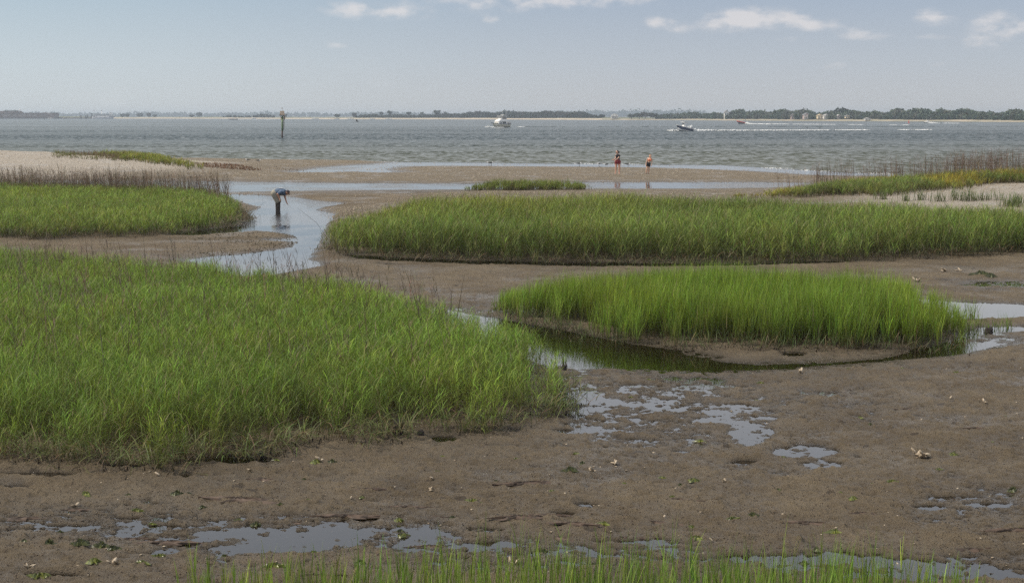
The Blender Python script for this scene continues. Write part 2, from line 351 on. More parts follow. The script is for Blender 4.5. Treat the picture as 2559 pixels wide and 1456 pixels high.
hh, pale, shell, wet, beach = field(GX.ravel(), GY.ravel())
idx = np.arange(len(rows) * NC).reshape(len(rows), NC)
Fq = np.stack([idx[:-1, :-1], idx[1:, :-1], idx[1:, 1:], idx[:-1, 1:]], -1).reshape(-1, 4)
M = Mat('mud_and_sand'); P = M.pos()
n1 = M.noise(P, .7, 5); n2 = M.noise(P, 5., 5, .6); n3 = M.noise(P, 38., 4, .6)
mud = M.mix(M.ss(n1, .35, .65), (.205, .160, .104), (.262, .210, .142))
mud = M.mix(M.ss(M.noise(P, .22, 4, .6), .48, .66, 0, .55), mud, (.125, .095, .058))
mud = M.mix(M.ss(n2, .45, .75, 0, .45), mud, (.125, .096, .064))
mud = M.mix(M.ss(n3, .55, .75, 0, .6), mud, (.080, .060, .040))
snd = M.mix(M.ss(n2, .3, .7), (.20, .165, .115), (.26, .215, .155))
pal = M.mix(M.ss(n2, .3, .7), (.42, .37, .30), (.50, .445, .37))
at_p, at_s, at_w, at_b = (M.attr(k) for k in ('pale', 'shell', 'wet', 'beach'))
col = M.mix(M.math('MULTIPLY', at_b, .85), mud, snd); col = M.mix(at_p, col, pal)
spz_ = M.n('ShaderNodeSeparateXYZ'); M.l(P, spz_.inputs[0]); sp_z = spz_.outputs[2]
vor = M.n('ShaderNodeTexVoronoi'); vor.inputs['Scale'].default_value = 3.6; M.l(P, vor.inputs['Vector'])
hs = M.n('ShaderNodeSeparateColor'); M.l(vor.outputs['Color'], hs.inputs[0])
spk = M.math('MULTIPLY', M.math('LESS_THAN', vor.outputs['Distance'], M.math('MULTIPLY', hs.outputs[1], .36)), M.math('LESS_THAN', hs.outputs[0], M.math('MULTIPLY', at_s, .9)))
shc = M.mix(hs.outputs[2], (.42, .29, .15), (.80, .72, .58))
col = M.mix(M.math('MULTIPLY', spk, .9), col, shc)
v2 = M.n('ShaderNodeTexVoronoi'); v2.inputs['Scale'].default_value = 5.; M.l(P, v2.inputs['Vector'])
h2 = M.n('ShaderNodeSeparateColor'); M.l(v2.outputs['Color'], h2.inputs[0])
dk = M.math('MULTIPLY', M.math('LESS_THAN', v2.outputs['Distance'], M.math('MULTIPLY', h2.outputs[1], .38)), M.math('LESS_THAN', h2.outputs[0], M.math('ADD', M.math('MULTIPLY', at_b, .25), .13)))
col = M.mix(M.math('MULTIPLY', dk, .65), col, (.065, .05, .038))
bedd = M.ss(sp_z, -.03, -.14)
col = M.mix(bedd, col, (.030, .027, .016))
wetc = M.mix(M.math('MULTIPLY', at_w, .38), col, (.05, .04, .03))
M.l(M.mix(M.ss(sp_z, .022, .004, 0, .45), wetc, (.055, .045, .032)), M.p.inputs['Base Color'])
film = M.ss(sp_z, .020, .004)
sheen = M.ss(M.noise(P, .45, 5, .65), .50, .66)
M.l(M.math('SUBTRACT', M.math('SUBTRACT', .74, M.math('MULTIPLY', at_w, .30)), M.math('ADD', M.math('MULTIPLY', sheen, .30), M.math('MULTIPLY', film, .22))), M.p.inputs['Roughness'])
M.l(M.math('ADD', M.math('ADD', .12, M.math('MULTIPLY', sheen, .30)), M.math('MULTIPLY', at_w, .25)), M.p.inputs['Specular IOR Level'])
bp = M.n('ShaderNodeBump'); bp.inputs['Strength'].default_value = 1.; bp.inputs['Distance'].default_value = .055
M.l(M.math('ADD', M.math('ADD', n3, M.math('MULTIPLY', n2, 1.5)), M.math('ADD', M.math('MULTIPLY', spk, 1.2), M.noise(P, 120., 2))), bp.inputs['Height']); M.l(bp.outputs[0], M.p.inputs['Normal'])
g = mesh_np('ground', np.stack([GX.ravel(), GY.ravel(), hh], 1), Fq, M.m, attrs=dict(pale=pale, shell=shell, wet=wet, beach=beach))
tag(g, 'wet brown mudflat rising to shelly sand and a pale dune', kind='structure')
# calm tidal water, z = 0
M = Mat('tidal_water'); P = M.pos()
sepp = M.n('ShaderNodeSeparateXYZ'); M.l(P, sepp.inputs[0])
wp = M.n('ShaderNodeMapping'); M.l(P, wp.inputs[0]); wp.inputs['Scale'].default_value = (1., .55, 1)
rip = M.noise(wp.outputs[0], 5., 3); ripz = M.math('MULTIPLY', M.ss(M.noise(P, .16, 3), .42, .60), M.ss(sepp.outputs[1], 38, 62))
M.p.inputs['Base Color'].default_value = (.050, .045, .026, 1); M.p.inputs['Roughness'].default_value = .02; M.p.inputs['IOR'].default_value = 1.33
M.p.inputs['Transmission Weight'].default_value = 0
bp = M.n('ShaderNodeBump'); bp.inputs['Distance'].default_value = .03
M.l(M.math('ADD', .03, M.math('MULTIPLY', M.math('ADD', ripz, M.math('ADD', M.ss(sepp.outputs[1], 50, 66, 0, .35), M.ss(sepp.outputs[1], 80, 95, 0, -.12))), .8)), bp.inputs['Strength']); M.l(rip, bp.inputs['Height']); M.l(bp.outputs[0], M.p.inputs['Normal'])
# shallow water lets the mud show through at steep angles
tr = M.n('ShaderNodeBsdfTransparent'); tr.inputs[0].default_value = (.66, .60, .48, 1)
gl = M.n('ShaderNodeBsdfGlossy'); gl.inputs['Roughness'].default_value = .02; M.l(bp.outputs[0], gl.inputs['Normal'])
fr = M.n('ShaderNodeFresnel'); fr.inputs['IOR'].default_value = 1.5; M.l(bp.outputs[0], fr.inputs['Normal'])
df = M.n('ShaderNodeBsdfDiffuse'); df.inputs[0].default_value = (.026, .022, .012, 1)
m1 = M.n('ShaderNodeMixShader'); m1.inputs[0].default_value = .2; M.l(tr.outputs[0], m1.inputs[1]); M.l(df.outputs[0], m1.inputs[2])
m2 = M.n('ShaderNodeMixShader'); M.l(M.math('MULTIPLY', fr.outputs[0], 1.22, clamp=True), m2.inputs[0]); M.l(m1.outputs[0], m2.inputs[1]); M.l(gl.outputs[0], m2.inputs[2]); M.l(m2.outputs[0], M.out.inputs[0])
wtr = mesh_np('tidal_water', [(-90, 3, 0), (90, 3, 0), (140, 170, 0), (-140, 170, 0)], [(0, 1, 2, 3)], M.m)
tag(wtr, 'calm tidal creek and puddle water mirroring the sky', kind='structure')
# sea
M = Mat('sea_water'); P = M.pos(); sepp = M.n('ShaderNodeSeparateXYZ'); M.l(P, sepp.inputs[0])
mp = M.n('ShaderNodeMapping'); M.l(P, mp.inputs[0]); mp.inputs['Scale'].default_value = (.8, .30, 1); mp.inputs['Rotation'].default_value = (0, 0, .12)
w1 = M.noise(mp.outputs[0], .55, 3, .6); w2 = M.noise(mp.outputs[0], 1.7, 3, .6); w3 = M.noise(mp.outputs[0], .12, 3, .6)
mp2 = M.n('ShaderNodeMapping'); M.l(P, mp2.inputs[0]); mp2.inputs['Scale'].default_value = (.004, .022, 1)
calm = M.ss(M.noise(mp2.outputs[0], 1.0, 4, .6), .40, .62)
farw = M.ss(sepp.outputs[1], 330, 700)
wave = M.math('ADD', M.math('ADD', M.math('MULTIPLY', w1, 1.), M.math('MULTIPLY', w2, .5)), M.math('MULTIPLY', w3, 1.8))
bp = M.n('ShaderNodeBump'); bp.inputs['Distance'].default_value = .5
M.l(M.math('MULTIPLY', M.math('ADD', .65, M.math('MULTIPLY', calm, .35)), M.math('SUBTRACT', 1.0, M.math('MULTIPLY', farw, .45))), bp.inputs['Strength']); M.l(wave, bp.inputs['Height'])
grn = M.ss(sepp.outputs[1], 110, 300)
cb = M.mix(grn, (.080, .086, .064), (.036, .052, .060))
gl = M.n('ShaderNodeBsdfGlossy'); gl.inputs['Roughness'].default_value = .16; gl.inputs[0].default_value = (1, .98, .93, 1); M.l(bp.outputs[0], gl.inputs['Normal'])
dfs = M.n('ShaderNodeBsdfDiffuse'); M.l(cb, dfs.inputs[0]); M.l(bp.outputs[0], dfs.inputs['Normal'])
fr = M.n('ShaderNodeFresnel'); fr.inputs['IOR'].default_value = 1.33; M.l(bp.outputs[0], fr.inputs['Normal'])
chop = M.ss(M.math('ADD', M.math('MULTIPLY', w1, .35), M.math('MULTIPLY', w2, .65)), .40, .60, -1., 1.)
chopa = M.math('MULTIPLY', chop, M.math('MULTIPLY', M.math('ADD', .35, M.math('MULTIPLY', calm, .65)), M.ss(sepp.outputs[1], 300, 1100, .48, .10)))
band = M.math('MULTIPLY', M.math('SUBTRACT', calm, .5), -.14)
ms = M.n('ShaderNodeMixShader'); M.l(M.math('MULTIPLY', fr.outputs[0], M.math('ADD', M.math('ADD', M.math('ADD', .33, band), chopa), M.math('MULTIPLY', farw, .14)), clamp=True), ms.inputs[0]); M.l(dfs.outputs[0], ms.inputs[1]); M.l(gl.outputs[0], ms.inputs[2]); M.l(ms.outputs[0], M.out.inputs[0])
ex = np.array(SEAEDGE, float); uu = np.linspace(-1400, 3900, 160); vv = np.interp(uu, ex[:, 0], ex[:, 1]) + .25 * np.sin(uu * .02) + .2 * np.sin(uu * .051)
sxx, syy = unp(uu, vv)
rws = [(sxx, syy)] + [(sxx / syy * dd, np.full(160, dd)) for dd in (160, 200, 280, 400, 600, 900, 1400, 2200, 3500, 6000, 12000, 30000)]
V = np.concatenate([np.stack([a, b, np.full(160, .006 if i == 0 else .01)], 1) for i, (a, b) in enumerate(rws)])
ii = np.arange(len(rws) * 160).reshape(len(rws), 160); Fs = np.stack([ii[:-1, :-1], ii[:-1, 1:], ii[1:, 1:], ii[1:, :-1]], -1).reshape(-1, 4)
sea = mesh_np('sea', V, Fs, M.m); tag(sea, 'grey green choppy sound reaching to the far shore', kind='structure')
# ------------------------------------------------------------------ grass
def leafmat(name, tr=.35, rough=.55):
    M = Mat(name); c = M.attr('Col', 'Color')
    M.l(c, M.p.inputs['Base Color']); M.p.inputs['Roughness'].default_value = rough; M.p.inputs['Specular IOR Level'].default_value = .28
    t = M.n('ShaderNodeBsdfTranslucent'); M.l(c, t.inputs[0]); m = M.n('ShaderNodeMixShader'); m.inputs[0].default_value = tr
    M.l(M.p.outputs[0], m.inputs[1]); M.l(t.outputs[0], m.inputs[2]); M.l(m.outputs[0], M.out.inputs[0]); return M.m
GRASS = leafmat('grass_blades', .30); STALK = leafmat('dry_stalks', .1, .8); FOL = leafmat('tree_leaves', .2, .6)
def blades(Pb, h, az, lean, droop, wd, c0, c1, K=3, cp=.7):
    n = len(Pb); h = np.broadcast_to(h, n); az = np.broadcast_to(az, n); lean = np.broadcast_to(lean, n); droop = np.broadcast_to(droop, n); wd = np.broadcast_to(wd, n)
    wa = az + np.pi / 2 + rng.uniform(-.9, .9, n); wx, wy = np.cos(wa), np.sin(wa)
    V = np.zeros((n, K + 1, 2, 3)); C = np.zeros((n, K + 1, 2, 3)); p = np.array(Pb, float)
    for k in range(K + 1):
        t = k / K
        if k:
            a = lean + droop * (k - .5) / K; dl = h / K
            p = p + np.stack([np.cos(az) * np.sin(a) * dl, np.sin(az) * np.sin(a) * dl, np.cos(a) * dl], 1)
        hw = wd * .5 * (1 - .94 * t ** 1.8) * (.75 + .25 * min(1, t * 3))
        for j, s in ((0, -1), (1, 1)):
            V[:, k, j, 0] = p[:, 0] + s * wx * hw; V[:, k, j, 1] = p[:, 1] + s * wy * hw; V[:, k, j, 2] = p[:, 2]
        C[:, k, :, :] = (c0 * (1 - t ** cp) + c1 * t ** cp)[:, None, :]
    i0 = (np.arange(n) * (K + 1) * 2)[:, None] + np.arange(K)[None] * 2
    Fb = np.stack([i0, i0 + 1, i0 + 3, i0 + 2], -1).reshape(-1, 4)
    return V.reshape(-1, 3), Fb, C.reshape(-1, 3)
class Bag:
    def __init__(s): s.V = []; s.F = []; s.C = []; s.n = 0
    def add(s, t): s.V.append(t[0]); s.F.append(t[1] + s.n); s.C.append(t[2]); s.n += len(t[0]); return s
    def build(s, name, mat, parent=None): return mesh_np(name, np.concatenate(s.V), np.concatenate(s.F), mat, np.concatenate(s.C), parent=parent, smooth=False)
def A3(c, n): return np.repeat(np.array([c], float), n, 0)
def jit(c, n, s=.18):
    b = 1 + rng.normal(0, s, (n, 1)); hue = 1 + rng.normal(0, .10, (n, 3)); return np.clip(A3(c, n) * b * hue, .005, .9)
def scatter(poly, dens, edge=.4, clump=True):
    lo, hi = poly.min(0), poly.max(0); n = int((hi - lo).prod() * dens)
    x = rng.uniform(lo[0], hi[0], n); y = rng.uniform(lo[1], hi[1], n)
    sd = psd(x, y, poly, 2.0) + 1.3 * fbm(x, y, .8, 3, 90) * edge + .9 * edge * fbm(x, y, 3., 2, 91)
    k = ((sd < 0) & (rng.random(n) < np.clip(.25 + (-sd) / edge, 0, 1))) | ((sd < .45) & (sd >= 0) & (rng.random(n) < .03))
    if clump: k &= ~((sd > -.9 * edge / .4) & (vn(x * 2.6, y * 2.6, 93) * .7 + vn(x * 7, y * 7, 94) * .3 < .46))
    return x[k], y[k], -sd[k]
def patch(bag, poly, dens, hgt, gcol, bcol, nleaf=4, lw=.010, bend=(.35, .9), lean=.25, hv=.18, K=3, edgeh=.55, edge=.4, dead=.06, stemk=1, hfun=None, upright=0., windaz=None, cp=.7, cfun=None, lf=(.55, .85)):
    x, y, e = scatter(poly, dens, edge, dens != 110); n = len(x)
    if n == 0: return
    z = gz(x, y); keep = z > -.06; x, y, e, z = x[keep], y[keep], e[keep], z[keep]; n = len(x)
    hn = hgt * (1 + .16 * fbm(x, y, .45, 3, 80) + .10 * fbm(x, y, 1.6, 2, 81)) * (1 + rng.normal(0, hv * .6, n)) * (edgeh + (1 - edgeh) * np.clip(e / 1.2, 0, 1))
    if hfun is not None: hn = hn * hfun(x, y)
    hn = np.clip(hn * 1.22, .08, hgt * 1.5)
    tint = 1 + .26 * fbm(x, y, .3, 3, 82)[:, None] + .16 * fbm(x, y, 1.3, 2, 83)[:, None]
    g = jit(gcol, n, .24) * tint
    yel = np.clip(fbm(x, y, .5, 3, 84) * .8, 0, 1)[:, None] * np.array([[1.25, 1.02, .8]]) + (1 - np.clip(fbm(x, y, .5, 3, 84) * .8, 0, 1)[:, None]); g = g * yel
    if cfun is not None: g = cfun(x, y, g)
    b = jit(bcol, n, .2)
    Pz = np.stack([x, y, z - .01], 1); az = rng.uniform(0, 2 * np.pi, n); ln = np.abs(rng.normal(0, lean * .5, n))
    bag.add(blades(Pz, hn * .82, az, ln, .1, lw * .8, b, b * .35 + g * .65, 2, cp))
    for k in range(nleaf):
        fr = rng.uniform(.04, .62 if lf[0] > .5 else .92, n); a2 = az + rng.normal(0, .6, n)
        Pk = Pz + np.stack([np.cos(az) * np.sin(ln), np.sin(az) * np.sin(ln), np.cos(ln)], 1) * (hn * .82 * fr)[:, None]
        la = rng.uniform(0, 2 * np.pi, n) if windaz is None else rng.normal(windaz, 1.1, n)
        l0 = rng.uniform(.12, .5, n) * (1 - upright); dr = rng.uniform(bend[0], bend[1], n)
        ll = np.clip(hn * rng.uniform(lf[0], lf[1], n) * (1 - .45 * fr), .06, None)
        gk = g * np.exp(rng.normal(0, .28, (n, 1)))
        isd = rng.random(n) < dead * (1.5 - fr); gk[isd] = jit((.30, .24, .13), isd.sum(), .2)
        bk = (b * (1 - fr[:, None]) + gk * fr[:, None])
        bag.add(blades(Pk, ll, la, l0, dr, lw * rng.uniform(.7, 1.25, n), bk, gk, K, cp))
def edgefringe(bag, poly, seg, dens, hgt, gcol, bcol, lw, droop=(.8, 1.9), deadp=.35):
    """long sprawling leaves and dark roots along a bank"""
    p = wpoly(seg, .1); L_ = np.linalg.norm(np.diff(p, axis=0), axis=1); n = int(L_.sum() * dens)
    t = rng.random(n) * L_.sum(); cs = np.concatenate([[0], np.cumsum(L_)]); k = np.clip(np.searchsorted(cs, t) - 1, 0, len(L_) - 1); f = (t - cs[k]) / L_[k]
    q = p[k] * (1 - f[:, None]) + p[k + 1] * f[:, None] + rng.normal(0, .22, (n, 2)); z = gz(q[:, 0], q[:, 1])
    cl = vn(q[:, 0] * 1.7, q[:, 1] * 1.7, 95) > .35; q, z = q[cl], z[cl]; n = len(q)
    g = jit(gcol, n, .2); d = rng.random(n) < deadp; g[d] = jit((.27, .20, .11), d.sum(), .25)
    bag.add(blades(np.concatenate([q, (z + rng.uniform(0, hgt * .35, n))[:, None]], 1), hgt * rng.uniform(.4, 1., n), rng.uniform(0, 2 * np.pi, n), rng.uniform(.1, .9, n), rng.uniform(*droop, n), lw * rng.uniform(.7, 1.3, n), jit(bcol, n), g, 4))
    m = int(n * .35); s = rng.integers(0, n, m)
    bag.add(blades(np.concatenate([q[s] + rng.normal(0, .04, (m, 2)), z[s][:, None] - .02], 1), rng.uniform(.03, .11, m), rng.uniform(0, 6.28, m), rng.uniform(0, .9, m), .2, .022, jit((.022, .016, .012), m), jit((.03, .022, .015), m), 2))
GRN4, GRN3, GRN2, GRN1 = (.182, .285, .036), (.205, .315, .036), (.170, .240, .042), (.190, .265, .042)
BASE = (.11, .085, .045); DKB = (.045, .033, .02)
G1 = wpoly([(-500, 586), (-200, 590), (0, 591), (100, 597), (200, 588), (330, 590), (400, 585), (470, 577), (560, 564), (608, 551), (600, 530), (575, 508), (520, 498), (400, 489), (200, 483), (0, 481), (-500, 480)], .12)
G2 = wpoly([(803, 622), (840, 630), (950, 638), (1050, 646), (1150, 649), (1300, 652), (1400, 648), (1500, 650), (1700, 654), (1900, 650), (2100, 648), (2300, 643), (2559, 634), (2750, 630), (3100, 622), (3100, 590), (2750, 594), (2559, 588), (2300, 577), (2000, 563), (1800, 552), (1500, 542), (1200, 547), (1000, 558), (900, 577), (832, 602)], .12)
G3 = wpoly([(1245, 782), (1350, 802), (1480, 835), (1560, 846), (1700, 856), (1850, 862), (2000, 865), (2200, 862), (2330, 866), (2390, 860), (2400, 830), (2380, 800), (2300, 782), (2150, 768), (2000, 753), (1800, 749), (1600, 750), (1480, 757), (1330, 768), (1250, 770)], .08)
G4 = wpoly([(-500, 1150), (-300, 1142), (0, 1136), (100, 1133), (200, 1146), (350, 1156), (420, 1158), (480, 1133), (640, 1136), (700, 1108), (900, 1093), (1000, 1082), (1100, 1074), (1250, 1053), (1330, 1030), (1395, 1022), (1400, 985), (1390, 950), (1330, 905), (1280, 875), (1200, 845), (1120, 812), (1040, 790), (900, 765), (850, 758), (700, 742), (600, 720), (400, 697), (200, 684), (60, 676), (0, 650), (-500, 640)], .1)
G5 = wpoly([(1160, 475), (1300, 474.5), (1400, 474), (1478, 472), (1450, 466), (1300, 465), (1200, 467)], .12)
G6 = wpoly([(1835, 487), (1900, 488), (2000, 488), (2150, 489), (2250, 494), (2330, 490), (2420, 484), (2500, 478), (2700, 478), (3000, 476), (3000, 458), (2559, 462), (2300, 464), (2100, 468), (1960, 476)], .35)
G7 = wpoly([(240, 402), (330, 412), (430, 419), (500, 421), (490, 414), (420, 405), (330, 398), (270, 395)], .45)
b4 = Bag()
patch(b4, G4, 250, .70, GRN4, BASE, nleaf=6, lw=.0078, lf=(.28, .55), bend=(.5, 1.7), K=3, edgeh=.8, dead=.07)
F4 = [(-300, 1142), (0, 1136), (100, 1133), (200, 1146), (350, 1156), (420, 1158), (480, 1133), (640, 1136), (700, 1108), (900, 1093), (1000, 1082), (1100, 1074), (1250, 1053), (1330, 1030), (1395, 1022), (1400, 985), (1390, 950)]
edgefringe(b4, G4, F4, 190, .5, (.16, .23, .06), BASE, .012, deadp=.2)
tag(b4.build('marsh_grass', GRASS), 'wide bright green marsh grass bed filling the left foreground, dry stalks through it', 'marsh grass', kind='stuff')
b3 = Bag()
def h3(x, y):
    u, v = proj(x, y); return .60 + .40 * sst(u, 1230, 1450) - .25 * sst(u, 2150, 2400)
patch(b3, G3, 400, .80, GRN3, (.085, .075, .035), nleaf=4, lw=.0075, bend=(.05, .55), K=3, edgeh=.8, dead=.03, hfun=h3, upright=.55, cp=.55)
F3 = [(1245, 782), (1350, 802), (1480, 835), (1560, 846), (1700, 856), (1850, 862), (2000, 865), (2200, 862), (2330, 866), (2390, 860)]
edgefringe(b3, G3, F3, 150, .35, (.12, .19, .05), DKB, .011, (.1, 1.), .3)
tag(b3.build('marsh_grass', GRASS), 'brightest lime green clump of upright grass beside the dark pool', 'marsh grass', kind='stuff')
b2 = Bag()
def c2(x, y, g):
    u, v = proj(x, y); f = (np.clip(1 - (u - 900) / 900, 0, 1) * sst(y, 46, 58) * .75 + .08 * sst(y, 48, 60))[:, None]; f = np.clip(f + .4 * fbm(x, y, .4, 2, 88)[:, None] * f, 0, .8)
    return g * (1 - f) + g * np.array([[1.35, .98, .8]]) * f
def h2f(x, y):
    u, v = proj(x, y); return .85 + .15 * sst(u, 900, 1100)
patch(b2, G2, 105, 1.0, GRN2, (.075, .062, .035), nleaf=6, lw=.0125, lf=(.32, .6), bend=(.4, 1.4), K=3, edgeh=.8, dead=.09, cfun=c2, hfun=h2f)
F2 = [(803, 618), (840, 630), (950, 638), (1050, 646), (1150, 649), (1300, 652), (1400, 648), (1500, 650), (1700, 654), (1900, 650), (2100, 648), (2300, 643), (2559, 634), (2750, 630)]
edgefringe(b2, G2, F2, 60, .6, (.13, .17, .06), DKB, .02)
tag(b2.build('marsh_grass', GRASS), 'long olive green bank of tall grass across the middle right', 'marsh grass', kind='stuff')
b1 = Bag()
patch(b1, G1, 85, .62, GRN1, (.075, .062, .035), nleaf=6, lw=.014, lf=(.35, .65), bend=(.4, 1.5), K=3, edgeh=.8, dead=.06)
F1 = [(-200, 590), (0, 591), (100, 597), (200, 588), (330, 590), (400, 585), (470, 577), (560, 564), (608, 551)]
edgefringe(b1, G1, F1, 55, .6, (.13, .18, .06), DKB, .02)
edgefringe(b1, G1, [(560, 564), (608, 551), (600, 530)], 90, .5, (.09, .11, .04), DKB, .02)
tag(b1.build('marsh_grass', GRASS), 'dense green grass bank at the left behind the mud spit', 'marsh grass', kind='stuff')
b5 = Bag(); patch(b5, G5, 100, .56, (.20, .26, .045), BASE, nleaf=4, lw=.022, K=2, edgeh=.5, edge=.6, bend=(.2, .9))
tag(b5.build('marsh_grass', GRASS), 'small low green islet of grass between beach channel and middle bank', 'marsh grass', kind='stuff')
b6 = Bag()
def c6(x, y, g):
    f = sst(fbm(x, y, .22, 3, 99), -.05, .35)[:, None] * .9; u, v = proj(x, y, .35); f = np.maximum(f, (1 - sst(u, 1850, 2050))[:, None] * .9)
    return g * (1 - f) + g * np.array([[2.1, 1.35, .7]]) * f
patch(b6, G6, 46, .66, (.170, .235, .045), BASE, nleaf=5, lw=.024, K=2, edgeh=.6, bend=(.3, 1.2), cfun=c6, hfun=lambda x, y: .5 + .5 * sst(proj(x, y)[0], 1850, 2150), edge=.8)
tag(b6.build('marsh_grass', GRASS), 'yellow and green dune grass on the pale sand at the right', 'dune grass', kind='stuff')
b7 = Bag(); patch(b7, G7, 30, .50, (.24, .27, .04), BASE, nleaf=4, lw=.034, K=2, edgeh=.5, bend=(.2, .9), edge=1.)
xx, yy = unp(rng.uniform(130, 330, 260), rng.uniform(396, 408, 260), .6)
sp = np.stack([xx, yy, gz(xx, yy)], 1); bsel = rng.integers(0, 260, 1400); pb = sp[bsel] + np.concatenate([rng.normal(0, .12, (1400, 2)), np.zeros((1400, 1))], 1)
b7.add(blades(pb, rng.uniform(.15, .42, 1400), rng.uniform(0, 6.28, 1400), rng.uniform(0, .5, 1400), .4, .03, jit(BASE, 1400), jit((.17, .19, .05), 1400), 2))
tag(b7.build('dune_grass', GRASS), 'yellow green grass tongue on the left dune by the sea', 'dune grass', kind='stuff')
# brown wrack weed tail and dune crest scrub
def stalks(poly, dens, h0, h1, wd, lx, col, col2=None, K=3, z=None, droop=(-.1, .3), seed=1, clump=.0, twig=0):
    lo, hi = poly.min(0), poly.max(0); n = int((hi - lo).prod() * dens); x = rng.uniform(lo[0], hi[0], n); y = rng.uniform(lo[1], hi[1], n)
    k = psd(x, y, poly, 1.) < 0
    if clump: k &= vn(x * .8, y * .8, 120 + seed) * .6 + vn(x * 3, y * 3, 121 + seed) * .4 > clump
    x, y = x[k], y[k]; n = len(x); zz = gz(x, y)
    az = np.where(rng.random(n) < .8, math.pi, 0) + rng.normal(0, .6, n); ln = np.abs(rng.normal(lx, .1, n))
    hN = rng.uniform(h0, h1, n) ; c0 = jit(col, n, .25); c1 = jit(col2 or col, n, .25)
    out = [blades(np.stack([x, y, zz], 1), hN, az, ln, rng.uniform(*droop, n), wd * rng.uniform(.7, 1.3, n), c0, c1, K)]
    for t in range(twig):
        f = rng.uniform(.45, .9, n); Pk = np.stack([x + np.cos(az) * np.sin(ln) * hN * f, y + np.sin(az) * np.sin(ln) * hN * f, zz + np.cos(ln) * hN * f * .99], 1)
        out.append(blades(Pk, hN * rng.uniform(.05, .16, n), rng.uniform(0, 6.28, n), rng.uniform(.2, .9, n), .3, wd * .7, c1, c1, 2))
    return out
def stalkobj(name, label, cat, lst):
    b = Bag(); [b.add(t) for l in lst for t in l]; tag(b.build(name, STALK), label, cat, kind='stuff')
BR = (.27, .205, .13); BR2 = (.19, .14, .09)
stalkobj('dry_stalks', 'tall dry brown stalks standing along the back of the left grass bank', 'dry stalks',
         [stalks(wpoly([(-400, 478), (0, 480), (200, 483), (400, 490), (570, 503), (575, 512), (400, 504), (200, 496), (0, 492), (-400, 492)], .12), 54, .7, 1.75, .021, .12, (.23, .17, .12), (.16, .12, .085), twig=4, clump=.36),
          stalks(wpoly([(-400, 484), (500, 497), (560, 500), (560, 506), (400, 500), (-400, 490)], .12), 14, 1.2, 2.0, .020, .12, BR, BR2, twig=4)])
stalkobj('dry_stalks', 'thin brown stalks rising out of the wide foreground grass bed', 'dry stalks',
         [stalks(wpoly([(100, 1000), (600, 1030), (1000, 1000), (1230, 950), (1180, 870), (1000, 800), (800, 755), (500, 715), (100, 690), (-300, 690), (-300, 950)], .1), 7, .9, 1.5, .016, .18, (.24, .18, .11), (.16, .115, .085), K=4, twig=5, clump=.40),
          stalks(wpoly([(500, 715), (800, 755), (1050, 810), (1150, 850), (1100, 900), (900, 850), (600, 780)], .1), 6, 1.0, 1.75, .018, .16, (.22, .165, .11), (.13, .10, .075), K=4, twig=5, clump=.33),
          stalks(wpoly([(60, 685), (500, 715), (800, 755), (800, 775), (300, 720), (60, 700)], .1), 4, 1.0, 1.7, .020, .2, (.16, .12, .09), (.11, .085, .07), K=4, twig=4)])
stalkobj('dry_stalks', 'sparse leaning brown stalks behind the middle grass bank', 'dry stalks',
         [stalks(wpoly([(850, 590), (1000, 560), (1200, 549), (1600, 545), (1600, 552), (1200, 560), (1000, 575), (870, 605)], .1), 4, 1., 1.5, .014, .22, BR2, (.1, .075, .06), K=4, twig=3, clump=.3),
          stalks(wpoly([(1600, 546), (2559, 590), (2559, 600), (1600, 556)], .1), .3, 1., 1.35, .014, .2, BR2, (.1, .075, .06), K=4, twig=3),
          stalks(wpoly([(860, 592), (1000, 562), (1700, 548), (1900, 556), (1900, 575), (1200, 575), (900, 610)], .1), 5, .85, 1.1, .012, .1, (.22, .14, .06), (.26, .15, .07), K=3, twig=1, clump=.4)])
stalkobj('dry_stalks', 'dense brown reed stalks standing behind the right dune grass', 'dry stalks',
         [stalks(wpoly([(2030, 466), (2200, 462), (2559, 456), (2900, 452), (2900, 474), (2559, 474), (2200, 474), (2030, 474)], .35), 15, .9, 1.9, .021, .05, (.17, .125, .085), (.15, .11, .08), twig=4, clump=.36),
          stalks(wpoly([(2380, 455), (2500, 455), (2600, 460), (2500, 468), (2380, 468)], .35), 13, 1.2, 2.1, .021, .05, (.17, .12, .09), (.15, .105, .08), twig=5),
          stalks(wpoly([(1900, 472), (2040, 468), (2100, 474), (1950, 478)], .3), 5., .8, 1.4, .026, .05, BR, BR2, twig=3, clump=.3)])
stalkobj('dune_scrub', 'low reddish brown scrub along the left dune crest', 'scrub',
         [stalks(wpoly([(140, 393), (220, 398), (300, 402), (300, 394), (220, 390), (150, 387)], .75), 14, .25, .55, .03, .2, (.22, .13, .09), (.17, .11, .08), twig=2, clump=.3)])
stalkobj('wrack_weed', 'rusty brown beach weed trailing from the left dune grass towards the shore', 'weed',
         [stalks(wpoly([(480, 415), (500, 421), (560, 423), (620, 423), (660, 419), (600, 414), (540, 412)], .3), 26, .08, .24, .05, .5, (.13, .07, .035), (.20, .10, .05), K=2, twig=1, clump=.3),
          stalks(wpoly([(640, 417), (700, 421), (760, 421), (740, 418), (680, 414)], .2), 6, .04, .12, .05, .6, (.12, .075, .05), (.14, .09, .06), K=2)])
